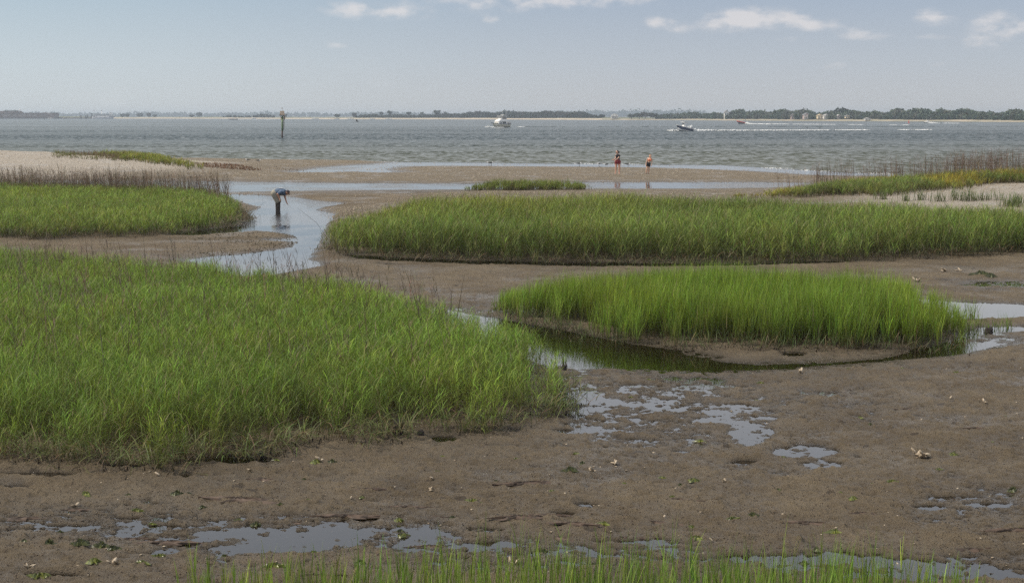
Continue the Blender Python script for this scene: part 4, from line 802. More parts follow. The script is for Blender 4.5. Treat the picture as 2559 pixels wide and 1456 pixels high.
# centre console boat
q = waterline(2563, 491.5); cc = empty('console_boat', (q.x, q.y, .12), R(180 + 40)); cc.rotation_euler = (0, R(-7), R(180 + 38)); tag(cc, 'fast navy blue centre console boat with white T-top throwing spray', 'speedboat')
hr = hull(5.9, 2.2, 1.25, .78, .8, -.25, 12, .4)
MB().loft([[(p[0], p[1], p[2]) for p in r] for r in hr]).build('hull', NVY, cc)
m = MB(); m.loft([[(r[2][0], r[2][1] * 1.03 + .03, r[2][2] - .02), (r[2][0], r[2][1] * 1.03 + .03, r[2][2] + .1), (r[2][0], -r[2][1] * 1.03 - .03, r[2][2] + .1), (r[2][0], -r[2][1] * 1.03 - .03, r[2][2] - .02)] for r in hr]); m.build('gunwale', WP, cc)
m = MB(); m.loft([[(r[0][0] + .02, 0, r[0][2] - .06), (r[1][0], r[1][1] * 1.06, r[1][2] + .02), (r[1][0], -r[1][1] * 1.06, r[1][2] + .02)] for r in hr[:-1]]); m.build('bottom_paint', WP, cc)
MB().loft(trap(-.5, .55, -.4, .35, .9, 1.7, .42, .85), smooth=False).build('console', WP, cc, .03); MB().box((.42, 0, 1.85), (.05, .75, .35)).build('windshield', GLA, cc)
m = MB()
for s in (-1, 1):
    for x in (.45, -.6): m.tube([(x, s * .5, .9), (x * .9, s * .48, 2.35)], .035, 6)
m.build('top_frame', STL, cc); MB().box((-.15, 0, 2.4), (2.1, 1.5, .09)).build('hardtop', WP, cc, .03); MB().box((-1.0, 0, 1.15), (.5, .8, .6)).build('seat', WP, cc, .04)
MB().box((-3.05, 0, .95), (.45, .4, .75)).build('outboard', pmat('grey_cowl', (.2, .2, .22), .3), cc, .05)
# red inflatable
q = waterline(2782, 464.5); rb = empty('inflatable_boat', (q.x, q.y, .12)); rb.rotation_euler = (0, R(-6), R(180 + 22)); tag(rb, 'red rigid inflatable patrol boat with crew speeding left', 'boat')
hr = hull(6.8, 2.0, 1.0, .55, .8, -.3, 12, .4); MB().loft(hr).build('hull', pmat('grey_hull', (.25, .25, .26), .5), rb)
m = MB()
m.tube([(-3.5, 1.05, .62), (0, 1.1, .68), (1.6, .9, .82), (2.8, .45, 1.0), (3.45, 0, 1.1), (2.8, -.45, 1.0), (1.6, -.9, .82), (0, -1.1, .68), (-3.5, -1.05, .62)], [.2, .27, .27, .26, .25, .26, .27, .27, .2], 10); m.build('tube', RED, rb)
MB().loft(trap(-.5, .2, -.4, .1, .5, 1.4, .35), smooth=False).build('console', GRYP, rb)
m = MB()
for s in (-1, 1): m.tube([(-1.9, s * .6, .5), (-1.7, s * .5, 2.0)], .05, 6)
m.tube([(-1.7, -.5, 2.0), (-1.7, .5, 2.0)], .05, 6); m.tube([(-1.7, 0, 2), (-1.7, 0, 2.7)], .03, 5); m.build('arch', STL, rb); MB().box((-1.7, 0, 2.0), (.5, .9, .25)).build('light_bar', BLK, rb)
MB().box((-3.4, 0, .8), (.5, .45, .8)).build('outboard', RED, rb, .05)
def small_boat(us, vs, L_, lab, col=None, rz=180, canopy=False, hb=.7):
    q = waterline(us, vs); b = empty('small_boat', (q.x, q.y, .05), R(rz)); tag(b, lab, 'boat'); hr = hull(L_, L_ * .34, hb * 1.25, hb, .8, -.2, 8, .4); MB().loft(hr).build('hull', col or WP, b)
    MB().loft(trap(-.5, .5, -.4, .3, hb * .9, hb + .8, .4), smooth=False).build('console', WP, b); MB().box((-L_ / 2 - .15, 0, hb * .9), (.4, .4, .7)).build('outboard', BLK, b)
    if canopy:
        m = MB(); m.box((0, 0, 2.15), (1.9, 1.5, .08))
        for sx_ in (-.8, .8):
            for sy_ in (-.6, .6): m.tube([(sx_, sy_, hb * .8), (sx_, sy_, 2.15)], .04, 5)
        m.build('canopy', WP, b)
    return b
small_boat(3477, 461.5, 6.4, 'white motor boat speeding left in front of the right mainland', canopy=True, rz=195, hb=.8)
small_boat(873, 449, 11, 'grey speedboat running left of the marker before the spit', pmat('grey_hull', (.25, .25, .26), .5), rz=182, hb=1.2)
small_boat(950, 446, 8, 'white boat anchored off the spit left of the marker', rz=170, hb=1.1)
small_boat(1180, 447, 10, 'white bowed boat with dark canopy anchored right of the marker', rz=172, canopy=True, hb=1.1)
small_boat(1250, 446.8, 9, 'grey pontoon boat moored second right of the marker', GRYP, rz=178, canopy=True)
small_boat(1264, 447.2, 7, 'low grey skiff beside the pontoon boat', GRYP, rz=5)
small_boat(1313, 448, 8, 'white boat anchored against the bright spit sand', rz=190, canopy=True, hb=1.)
small_boat(1395, 448.3, 7, 'lone white runabout off the spit left of the last anchored boat', rz=210, hb=1.)
small_boat(1456, 448.5, 8, 'white boat with pale awning anchored farthest right off the spit', rz=185, canopy=True, hb=1.)
small_boat(190, 446, 10, 'small white launch passing the foot of the brick fort', rz=180, hb=1.)
# buoy and birds
q = waterline(3407, 462); bu = empty('channel_buoy', (q.x, q.y, 0), 0, .65); tag(bu, 'red channel buoy floating off the right mainland', 'buoy')
MB().tube([(0, 0, -.4), (0, 0, .35)], [1.0, .95], 12).build('float', RED, bu); MB().tube([(0, 0, .35), (0, 0, 2.6)], [.55, .25], 8).build('tower', RED, bu); MB().ball((0, 0, 2.75), .2).build('lamp', RED, bu)
def wake(us0, v0, us1, v1, h0, w0, k, lab, seed, name='boat_wake', w1=None):
    a = waterline(us0, v0); b = waterline(us1, v1); n = 14
    pts = [(a.x + (b.x - a.x) * i / n, a.y + (b.y - a.y) * i / n) for i in range(n + 1)]
    return foam(name, lab, pts, [h0 * math.exp(-i * .45) + .10 for i in range(n + 1)], [w0 * (.4 + .6 * min(1, i / 4)) for i in range(n + 1)], seed, k)
wake(2584, 491, 2660, 490.5, 1.3, .9, 3500, 'tall white spray right behind the navy speedboat', 1)
wake(2590, 490.5, 3480, 487, .25, 1.1, 10000, 'long thin white wake trailing right from the navy speedboat', 2)
wake(2512, 491.5, 2552, 490.5, .9, .8, 1500, 'white bow spray of the navy speedboat', 3)
wake(2798, 464.8, 2880, 466, .9, 1.8, 3000, 'churned white water behind the red inflatable boat', 4)
wake(2830, 465, 3430, 469.5, .2, 2.6, 8000, 'long white wake of the red inflatable boat', 5)
wake(3485, 462, 3590, 462.6, .6, 2.4, 2500, 'white wake of the small boat near the buoy', 6)
wake(880, 448.8, 1030, 449.3, .9, 4., 2600, 'white wake of the grey speedboat left of the marker', 7)
wake(1902, 477.2, 1962, 476.4, .3, 1.1, 900, 'white stern wash of the motor yacht', 8); wake(1828, 477.6, 1846, 476.6, .5, .6, 600, 'white bow wave of the motor yacht', 9)
wake(1850, 478.4, 1905, 478.0, .1, .25, 700, 'thin foam along the yacht waterline', 10)
# swell ridges left by earlier wakes: dark low humps in rows
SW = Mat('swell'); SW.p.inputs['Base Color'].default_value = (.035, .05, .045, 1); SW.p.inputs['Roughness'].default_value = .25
m = MB(); rj = random.Random(9)
for (v0, us0, us1, nn) in ((475, 1960, 3800, 46), (470, 3350, 3650, 6), (476.5, 2900, 3700, 14)):
    for i in range(nn):
        us = rj.uniform(us0, us1); a = waterline(us, v0 + rj.uniform(-.3, .3)); ln_ = rj.uniform(.8, 3.4)
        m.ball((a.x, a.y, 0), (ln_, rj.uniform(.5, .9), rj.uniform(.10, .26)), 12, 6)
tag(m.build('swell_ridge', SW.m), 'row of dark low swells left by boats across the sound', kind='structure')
# surf line along the beach
fpts = [at(u, v) for u, v in SEAEDGE if 300 <= u <= 2600]
foam('surf_line', 'thin broken white surf along the beach', [(p.x, p.y + .6) for p in fpts], [.008] * len(fpts), [.22] * len(fpts), 12, 1500, .25)
# ------------------------------------------------------------------ channel marker
q = at(705, 345); ck = empty('channel_marker', (q.x, q.y, 0), 0); tag(ck, 'weathered wooden channel marker post with nest boards and light in the sound', 'marker')
pm = F / q.y; s_ = lambda px: px / 10.4 / 1.5 / pm            # zoom px -> m
X0 = 605
def mk(px, py): return ((px - X0) * s_(1), 0, (1330 - py) * s_(1))
MB().tube([mk(605, 1420), mk(610, 1300), mk(615, 1020)], [.17, .17, .17], 10).build('lower_pile', pmat('wet_timber', (.055, .035, .03), .7, .3, 4, bump=.6), ck)
MB().tube([mk(616, 1060), mk(620, 800), mk(634, 480)], [.175, .18, .16], 10).build('upper_pile', pmat('algae_green_timber', (.15, .21, .10), .8, .45, 2.5, bump=.6), ck)
m = MB(); a = mk(618, 425); b = mk(620, 360); m.box((mk(625, 0)[0], -.1, mk(0, 370)[2]), (s_(172), .05, s_(165)), M=Matrix.Rotation(R(-3), 3, 'Y')); m.build('sign_board', pmat('bare_plywood', (.58, .45, .34), .8, .2), ck)
MB().box((mk(700, 0)[0], .25, mk(0, 560)[2]), (s_(62), .05, s_(130)), M=Matrix.Rotation(R(8), 3, 'Y')).build('side_board', pmat('bare_plywood', (.58, .45, .34), .8, .2), ck)
MB().box((mk(575, 0)[0], .25, mk(0, 585)[2]), (s_(42), .05, s_(120))).build('side_board', pmat('bare_plywood', (.58, .45, .34), .8, .2), ck)
m = MB(); m.box((mk(622, 0)[0], 0, mk(0, 452)[2]), (s_(215), 1.0, .09), M=Matrix.Rotation(R(3), 3, 'Y')); m.tube([mk(515, 432), mk(600, 470)], .05, 6); m.tube([mk(735, 455), mk(650, 470)], .05, 6); m.build('platform', pmat('wet_timber2', (.09, .08, .065), .85, .3), ck)
for (a, b) in (((540, 470), (618, 590)), ((720, 480), (645, 600))): MB().tube([mk(*a), mk(*b)], .045, 6).build('brace', pmat('grey_timber', (.2, .17, .14), .85, .3), ck)
m = MB(); m.tube([mk(678, 560), mk(672, 1000)], .05, 6); m.build('conduit', pmat('pale_pipe', (.45, .42, .38), .5), ck); MB().tube([mk(688, 600), mk(682, 930), mk(670, 1000), mk(640, 1010)], .06, 6).build('bracket', pmat('rust', (.09, .05, .035), .8), ck)
MB().tube([mk(612, 470), mk(620, 215)], .035, 6).build('light_pole', pmat('pale_pipe', (.45, .42, .38), .5), ck); lt = MB().tube([mk(628, 205), (mk(628, 205)[0], 0, mk(0, 196)[2])], s_(36), 12).build('light_base', pmat('light_grey', (.3, .27, .25), .6), ck)
m = MB(); m.ball((mk(620, 172)[0], 0, mk(0, 172)[2]), (s_(22), s_(22), s_(16)), 10, 6); m.build('lantern', pmat('rusty_lantern', (.28, .22, .20), .6), lt)
# ------------------------------------------------------------------ people
def fleshed(name, segs, mat, parent, vox=.011, smooth=3, cut=None):
    """capsules (p0, r0, p1, r1[, flat]) fused into one continuous skin"""
    bm = bmesh.new()
    for sg in segs:
        p0, r0, p1, r1 = Vector(sg[0]), sg[1], Vector(sg[2]), sg[3]; n = 16; dv = p1 - p0
        if dv.length < 1e-5: dv = Vector((0, 0, 1e-4)); p1 = p0 + dv
        z = dv.normalized(); a = z.orthogonal().normalized(); b = z.cross(a); rings = []
        for k in range(0, 6): t = -math.pi / 2 + math.pi / 2 * k / 5; rings.append((p0 + z * math.sin(t) * r0, r0 * math.cos(t)))
        for k in range(0, 6): t = math.pi / 2 * k / 5; rings.append((p1 + z * math.sin(t) * r1, r1 * math.cos(t)))
        rv = []
        for c, rr in rings: rv.append([bm.verts.new(c + (a * math.cos(2 * math.pi * k / n) + b * math.sin(2 * math.pi * k / n)) * max(rr, 1e-4)) for k in range(n)])
        for i in range(len(rv) - 1):
            for k in range(n): bm.faces.new((rv[i][k], rv[i][(k + 1) % n], rv[i + 1][(k + 1) % n], rv[i + 1][k]))
        bm.faces.new(rv[0][::-1]); bm.faces.new(rv[-1])
    me = bpy.data.meshes.new(name); bm.to_mesh(me); bm.free(); o = bpy.data.objects.new(name, me); COL.objects.link(o)
    md = o.modifiers.new('r', 'REMESH'); md.mode = 'VOXEL'; md.voxel_size = vox; md.use_smooth_shade = True
    m2 = o.modifiers.new('s', 'SMOOTH'); m2.factor = .5; m2.iterations = smooth
    bpy.context.view_layer.update(); dg = bpy.context.evaluated_depsgraph_get(); nm = bpy.data.meshes.new_from_object(o.evaluated_get(dg)); o.modifiers.clear(); o.data = nm
    if cut:
        bm = bmesh.new(); bm.from_mesh(nm)
        for co, no in cut: bmesh.ops.bisect_plane(bm, geom=bm.verts[:] + bm.edges[:] + bm.faces[:], plane_co=co, plane_no=no, clear_outer=True)
        bm.to_mesh(nm); bm.free()
    nm.polygons.foreach_set('use_smooth', [True] * len(nm.polygons)); nm.materials.clear(); nm.materials.append(mat); o.parent = parent; return o
def hand(w_, tip, side, rr=.0085, spread=.5, curl=.25):
    """palm, four fingers of unequal length and a thumb, from wrist w_ towards tip"""
    w_ = Vector(w_); t = Vector(tip); d = (t - w_).normalized(); sdv = Vector(side).normalized(); nrm = d.cross(sdv).normalized(); out = []
    pc = w_ + d * .075; out.append((w_, .026, pc, .030)); out.append((pc - sdv * .018, .017, pc + sdv * .018, .017))
    for i, (o_, ln_) in enumerate(((-.028, .060), (-.010, .074), (.010, .078), (.027, .068))):
        a = pc + d * .02 + sdv * o_; b = a + (d + sdv * o_ * 4 * spread + nrm * curl * .4).normalized() * ln_ * .55; c = b + (d + nrm * curl * 1.6 + sdv * o_ * 3 * spread).normalized() * ln_ * .5
        out += [(a, rr * 1.1, b, rr), (b, rr, c, rr * .8)]
    a = w_ + d * .03 + sdv * .028; b = a + (d * .7 + sdv * .9).normalized() * .035; c = b + (d + sdv * .25).normalized() * .03; out += [(a, rr * 1.3, b, rr * 1.15), (b, rr * 1.1, c, rr * .9)]
    return out
def headsegs(c, face, r=.088):
    c = Vector(c); f = Vector(face).normalized(); rt = f.cross(Vector((0, 0, 1))).normalized(); u = rt.cross(f)
    return [(c + u * .02 - f * .012, r, c + u * .02 + f * .008, r * .96), (c - u * .05 + f * .025, r * .70, c - u * .075 + f * .045, r * .42), (c + f * .088 + u * .0, .012, c + f * .104 - u * .018, .013),
            (c + rt * .083 - u * .01, .016, c + rt * .083 + u * .02, .018), (c - rt * .083 - u * .01, .016, c - rt * .083 + u * .02, .018)], f, rt, u
SK1, SK2, SK3 = pmat('fair_skin', (.56, .33, .24), .5, .06), pmat('tanned_skin', (.46, .24, .15), .5, .08), pmat('light_skin', (.60, .38, .27), .5, .06)
def pers(u, v, label, zg=None):
    z = 0.2
    for _ in range(3):
        q = at(u, v, z); z = gz1(q.x, q.y) if zg is None else zg
    q = at(u, v, z); o = empty('person', (q.x, q.y, z)); tag(o, label, 'person'); return o
# woman in red shorts
wA = pers(1543.2, 434.6, 'person in black tank top and dark red shorts looking left, arms reaching forward')
def zz(px, py, y=0, cx=735, by=938): return ((px - cx) / 400., y, (by - py) / 400.)
hs1, f1, rt1, u1 = headsegs(zz(716, 318, -.02), (-.92, -.38, -.12), .093)
legs = []
for (hx, kx, ax, yy) in ((697, 690, 676, .06), (776, 786, 786, -.04)):
    legs += [(zz(hx, 625, yy), .112, zz(kx, 765, yy - .02), .066), (zz(kx, 765, yy - .02), .062, zz(kx - 2, 820, yy + .01), .060), (zz(kx - 2, 820, yy + .01), .060, zz(ax, 905, yy), .036), (zz(ax, 915, yy + .02), .036, (zz(ax - 18, 930, yy)[0], yy - .13, .022), .024), ((zz(ax + 6, 0)[0], yy - .02, .03), .03, (zz(ax + 2, 0)[0], yy - .14, .02), .02)]
torso = [(zz(735, 592), .165, zz(737, 560, .0), .155), (zz(702, 590), .115, zz(772, 590), .125), (zz(737, 560), .15, zz(738, 500), .128), (zz(738, 500), .13, zz(738, 430, -.01), .135), (zz(705, 425, -.06), .085, zz(770, 425, -.07), .088), (zz(690, 405, .03), .055, zz(775, 398, .0), .062), (zz(735, 400), .06, zz(728, 350, -.01), .05)]
armN = [(zz(782, 402, -.02), .055, zz(758, 475, -.16), .044), (zz(758, 475, -.16), .042, zz(684, 530, -.27), .026)]
armF = [(zz(688, 408, .04), .05, zz(676, 480, -.06), .04), (zz(676, 480, -.06), .038, zz(634, 527, -.22), .025)]
body = hs1 + legs + torso + armN + armF + hand(zz(684, 530, -.27), zz(655, 552, -.3), (.3, .2, .9)) + hand(zz(634, 527, -.22), zz(600, 530, -.26), (.1, .2, .9))
fleshed('body', body, SK1, wA, .0095, 2)
def infl(sg, d): return [(a, r + d, b, q_ + d) for a, r, b, q_ in sg]
fleshed('tank_top', infl([torso[2], torso[3], torso[4]], .012) + [(zz(715, 410, -.05), .03, zz(722, 368, -.03), .018), (zz(765, 405, -.03), .028, zz(745, 366, 0), .018), (zz(737, 560), .155, zz(737, 535), .15)], pmat('black_cloth', (.018, .017, .02), .8), wA, .012, 2)
fleshed('shorts', infl([torso[0], torso[1]], .018) + [(zz(700, 600, .05), .128, zz(697, 650, .05), .112), (zz(773, 600, -.03), .13, zz(776, 650, -.04), .114)], pmat('dark_red_cloth', (.19, .022, .028), .85), wA, .012, 2, [(Vector(zz(0, 655)), Vector((0, 0, -1)))])
hc = Vector(zz(716, 318, -.02)); h_ = fleshed('hair', [(hc + u1 * .045 - f1 * .03, .092, hc + u1 * .02 - f1 * .045, .088), (hc - f1 * .10 + u1 * .0, .05, hc - f1 * .15 - u1 * .02, .055), (hc - f1 * .15 - u1 * .02, .045, hc - f1 * .13 - u1 * .07, .03)], pmat('dark_hair', (.035, .02, .016), .5), wA, .01, 2)
m = MB()
for s in (-1, 1): m.ball(tuple(hc + f1 * .088 + rt1 * s * .033 + u1 * .018), (.024, .024, .018), 8, 6)
m.tube([tuple(hc + f1 * .092 - rt1 * .04 + u1 * .02), tuple(hc + f1 * .092 + rt1 * .04 + u1 * .02)], .006, 6); m.build('sunglasses', pmat('dark_lens', (.02, .02, .02), .1), wA)
# girl in orange bikini top
wB = pers(1621, 434.6, 'person in orange bikini top and black shorts leaning forward at the beach channel')
def zb(px, py, y=0): return ((px - 1645) / 400., y, (938 - py) / 400.)
hs2, f2, rt2, u2 = headsegs(zb(1683, 428, -.10), (.12, -.88, -.42), .088)
legs = []
for (hx, kx, ax, yy) in ((1612, 1592, 1578, .02), (1660, 1652, 1642, .04)):
    legs += [(zb(hx, 665, yy), .098, zb(kx, 785, yy - .04), .056), (zb(kx, 785, yy - .04), .054, zb(ax + 4, 840, yy + .01), .053), (zb(ax + 4, 840, yy + .01), .053, zb(ax, 908, yy), .032), ((zb(ax, 0)[0], yy + .02, .035), .03, (zb(ax - 4, 0)[0], yy - .13, .022), .022)]
tor2 = [(zb(1628, 655, .03), .135, zb(1640, 620, .01), .125), (zb(1605, 655, .03), .10, zb(1655, 655, .03), .10), (zb(1640, 620), .12, zb(1655, 570, -.04), .105), (zb(1655, 570, -.04), .108, zb(1665, 520, -.08), .112), (zb(1645, 525, -.14), .06, zb(1690, 525, -.14), .06), (zb(1622, 492, -.07), .05, zb(1712, 495, -.07), .05), (zb(1670, 500, -.08), .05, zb(1680, 460, -.10), .045)]
a1 = [(zb(1612, 498, -.06), .046, zb(1580, 585, -.06), .036), (zb(1580, 585, -.06), .034, zb(1562, 645, -.10), .023)]; a2 = [(zb(1722, 500, -.06), .046, zb(1736, 590, -.06), .035), (zb(1736, 590, -.06), .034, zb(1722, 662, -.12), .023)]
fleshed('body', hs2 + legs + tor2 + a1 + a2 + hand(zb(1562, 645, -.10), zb(1560, 690, -.12), (.5, -.8, 0)) + hand(zb(1722, 662, -.12), zb(1716, 710, -.15), (-.5, -.8, 0)), SK3, wB, .0095, 2)
bk = pmat('orange_cloth', (.75, .12, .015), .7)
fleshed('bikini_top', [(zb(1642, 535, -.165), .052, zb(1648, 545, -.165), .050), (zb(1694, 535, -.165), .052, zb(1690, 545, -.165), .05), (zb(1600 + 12, 552, -.06), .02, zb(1720, 552, -.06), .02), (zb(1645, 525, -.185), .014, zb(1664, 470, -.13), .012), (zb(1692, 525, -.185), .014, zb(1692, 470, -.13), .012), (zb(1630, 552, -.13), .02, zb(1704, 552, -.13), .02)], bk, wB, .008, 1)
fleshed('shorts', infl([tor2[0], tor2[1]], .014) + [(zb(1608, 660, .03), .108, zb(1600, 705, .01), .095), (zb(1658, 660, .04), .108, zb(1658, 715, .02), .092)], pmat('black_cloth', (.018, .017, .02), .8), wB, .012, 2)
hc = Vector(zb(1683, 428, -.10)); fleshed('hair', [(hc + u2 * .04 - f2 * .03, .088, hc + u2 * .0 - f2 * .04, .085), (hc - f2 * .05 - u2 * .05 + rt2 * .02, .06, hc - f2 * .06 - u2 * .10 + rt2 * .02, .045)], pmat('blond_brown_hair', (.20, .115, .065), .6), wB, .01, 2)
for ax, yy in ((1576, -.02), (1640, 0)):
    m = MB(); m.loft([[(zb(ax, 0)[0] - .045, yy + .06, z), (zb(ax, 0)[0] + .04, yy + .06, z), (zb(ax - 4, 0)[0] + .045, yy - .14, z), (zb(ax - 4, 0)[0] - .05, yy - .14, z)] for z in (-.005, .02)], smooth=False); m.tube([(zb(ax, 0)[0] - .045, yy - .05, .02), (zb(ax, 0)[0], yy - .06, .075), (zb(ax, 0)[0] + .045, yy - .05, .02)], .014, 6); m.build('sandal', pmat('black_rubber', (.02, .02, .02), .6), wB)
# man bending over the creek
wC = pers(694, 523.5, 'person in blue shirt and cap bending into the creek in dark rubber boots', 0.0)
def zc(px, py, y=0): return ((px - 850) / 820., y, (1075 - py) / 820.)
hs3, f3, rt3, u3 = headsegs(zc(1222, 432, -.02), (.62, -.12, -.77), .092)
def bendleg(yy, dx_): return [(zc(745 + dx_, 470, yy), .118, zc(862 + dx_, 770, yy), .068), (zc(862 + dx_, 770, yy), .062, zc(848 + dx_, 900, yy), .062), (zc(848 + dx_, 900, yy), .062, zc(850 + dx_, 1180, yy), .042), (zc(850 + dx_, 1215, yy), .042, zc(920 + dx_, 1225, yy), .035)]
legL, legR = bendleg(-.10, -22), bendleg(.13, 34)
tor3 = [(zc(745, 455, .01), .145, zc(800, 420, .01), .14), (zc(745, 455, -.07), .11, zc(745, 455, .10), .11), (zc(800, 420), .145, zc(930, 400), .145), (zc(930, 400), .145, zc(1060, 410), .14), (zc(1010, 385, -.10), .09, zc(1010, 385, .13), .09), (zc(1080, 400, -.12), .07, zc(1080, 410, .16), .07), (zc(1090, 405, .01), .062, zc(1170, 420, -.01), .056)]
arN = [(zc(1000, 400, -.20), .06, zc(890, 480, -.27), .046), (zc(890, 480, -.27), .046, zc(948, 645, -.25), .029)]
arF = [(zc(1090, 470, .17), .058, zc(1112, 610, .18), .044), (zc(1112, 610, .18), .044, zc(1172, 800, .12), .028)]
fleshed('body', hs3 + legL + legR + tor3 + arN + arF + hand(zc(948, 645, -.25), zc(985, 720, -.25), (0, -1, 0), curl=.9) + hand(zc(1172, 800, .12), zc(1225, 890, .10), (.3, -1, 0), spread=1.2, curl=.1), SK2, wC, .0095, 2)
TS = Mat('blue_shirt'); tcx = TS.n('ShaderNodeTexCoord').outputs['Object']; nn = TS.noise(tcx, 7, 3); TS.l(TS.mix(TS.ss(nn, .35, .65), (.075, .115, .18), (.11, .155, .225)), TS.p.inputs['Base Color']); TS.p.inputs['Roughness'].default_value = .9
fleshed('shirt', infl(tor3[2:5], .018) + [(zc(770, 440), .15, zc(800, 425), .155), (zc(1075, 400, -.12), .08, zc(1080, 410, .16), .08), (zc(1010, 395, -.19), .078, zc(925, 450, -.245), .066), (zc(1088, 455, .17), .074, zc(1098, 530, .18), .064)], TS.m, wC, .012, 2)
MB().box((zc(985, 0)[0], -.02, zc(0, 262)[2]), (.16, .12, .012), M=Matrix.Rotation(R(3), 3, 'Y')).build('shirt_print', pmat('white_print', (.75, .75, .78), .8), wC, .004)
fleshed('shorts', infl(tor3[:2], .028) + [(zc(723, 470, -.10), .148, zc(815, 700, -.10), .105), (zc(815, 700, -.10), .105, zc(842, 765, -.10), .095), (zc(779, 470, .13), .148, zc(870, 700, .13), .105), (zc(870, 700, .13), .105, zc(897, 765, .13), .095)], pmat('khaki_cloth', (.30, .28, .225), .9, .2, 8), wC, .012, 2)
for yy, dx_ in ((-.10, -22), (.13, 34)): fleshed('boot', [(zc(852 + dx_, 830, yy), .068, zc(850 + dx_, 1000, yy), .060), (zc(850 + dx_, 1000, yy), .060, zc(850 + dx_, 1190, yy), .052), (zc(850 + dx_, 1215, yy), .056, zc(930 + dx_, 1225, yy), .046)], pmat('brown_rubber', (.035, .026, .02), .45, .2), wC, .011, 2)
hc = Vector(zc(1222, 432, -.02)); cp = fleshed('cap', [(hc + u3 * .045 - f3 * .01, .093, hc + u3 * .03 - f3 * .02, .094)], pmat('dark_grey_cap', (.06, .045, .05), .85), wC, .01, 1, [(hc + u3 * .01, -u3)])
m = MB(); m.loft([[tuple(hc + u3 * .035 + f3 * .07 + rt3 * a * .075 + f3 * b * .085 - u3 * (.012 * b + .01 * a * a) + u3 * c) for a, b in ((-1, 0), (-.8, .7), (0, 1.05), (.8, .7), (1, 0))] for c in (0, .01)], smooth=False); m.build('cap_peak', pmat('black_cloth', (.018, .017, .02), .8), cp)
MB().tube([zc(963, 722, -.25), zc(952, 818, -.25)], [.033, .033], 12).build('held_can', pmat('dark_can', (.03, .03, .035), .3), wC)
# ------------------------------------------------------------------ birds
def bird(u, v, label, rz=0., z=None, dark=False, s=1.):
    zg = .01; 
    for _ in range(3):
        q = at(u, v, zg); zg = max(gz1(q.x, q.y), .0) if z is None else z
    b = empty('gull', (q.x, q.y, zg), rz, s); tag(b, label, 'gull')
    wm, gm, bm_ = pmat('white_feathers', (.8, .8, .78), .7), pmat('grey_back_feathers', (.30, .31, .33) if not dark else (.03, .03, .03), .7), pmat('black_feathers', (.02, .02, .02), .7)
    m = MB(); m.loft([[(x, r * math.cos(t), .17 + h_ + r * .9 * math.sin(t)) for t in [2 * math.pi * k / 10 for k in range(10)]] for x, r, h_ in ((-.24, .012, .02), (-.15, .045, .01), (-.04, .075, 0), (.06, .07, .01), (.12, .045, .05), (.15, .034, .09), (.19, .038, .11), (.225, .022, .105))]); m.build('body', wm, b)
    for s_i in (-1, 1): MB().loft([[(x, s_i * (.062 + .01) + w_ * .0, .175 + h_ + a * ww) for a in (-1, 0, 1)] + [(x, s_i * .05, .175 + h_ + a * ww) for a in (1, 0, -1)] for x, ww, h_, w_ in ((-.31, .006, .02, 0), (-.18, .03, .02, 0), (-.03, .05, .02, 0), (.07, .03, .02, 0))]).build('wing', gm, b)
    MB().ball((.185, 0, .30), (.045, .038, .036), 8, 6).build('hood', bm_, b); MB().tube([(.215, 0, .278), (.275, 0, .27)], [.012, .004], 6).build('beak', pmat('orange_beak', (.6, .12, .04), .5), b)
    for s_i in (-1, 1): MB().tube([(.0, s_i * .03, .13), (0, s_i * .03, -.01), (.05, s_i * .03, .002)], .007, 5).build('leg', pmat('dark_leg', (.12, .05, .04), .6), b)
    return b
bird(1514, 415.5, 'gull with dark wings crouching left of the person in red shorts', R(180), dark=True)
bird(1570, 415.5, 'gull standing upright between the two people on the beach', R(0), dark=True)
bird(1448, 413.5, 'gull alone at the water edge far left of the people', R(20), dark=True); bird(1222, 411.5, 'gull standing below the motor yacht at the water edge', R(170)); bird(1228, 412, 'gull second of the pair below the motor yacht', R(10), dark=True)
bird(618, 404.6, 'gull left of the pair near the rusty beach weed', R(160), dark=True); bird(647, 406.2, 'gull right of the pair near the rusty beach weed', R(10), dark=True)
bird(2495 // 1 * 0 + 1497, 412.6, 'small gull at the surf just left of the crouching one', R(150), s=.8)
def flybird(us, vs, dist_, label, rz=0, bank=20, sp_=1.1, hgt=None):
    xr = (us / 1.5 - CX) / F; yr = -(vs / 1.5 - CY) / F; dd = Vector((xr, ct + yr * st, -st + yr * ct)); p = Vector((0, 0, CH)) + dd * (dist_ / dd.y)
    b = empty('flying_bird', p, rz); b.rotation_euler = (R(bank), 0, rz); tag(b, label, 'bird'); bm_ = pmat('dark_bird', (.03, .03, .03), .8)
    MB().loft([[(x, r * math.cos(t), r * math.sin(t)) for t in [2 * math.pi * k / 8 for k in range(8)]] for x, r in ((-.26, .01), (-.1, .06), (.05, .075), (.16, .05), (.24, .012))]).build('body', bm_, b)
    for s in (-1, 1): MB().loft([[(.08 * k_ + .02, s * y, z), (-.1 * k_, s * y, z), (-.1 * k_, s * y, z + .012), (.08 * k_ + .02, s * y, z + .012)] for y, z, k_ in ((.03, 0, 1.2), (sp_ * .25, .13, 1), (sp_ * .5, .08, .4))], smooth=False).build('wing', bm_, b)
flybird(1338, 454.5, 250, 'dark bird flying low over the water left of the yacht', R(30), 35, .9); flybird(3625, 427, 260, 'dark bird flying in front of the right hand woods', R(0), 30, 1.2)
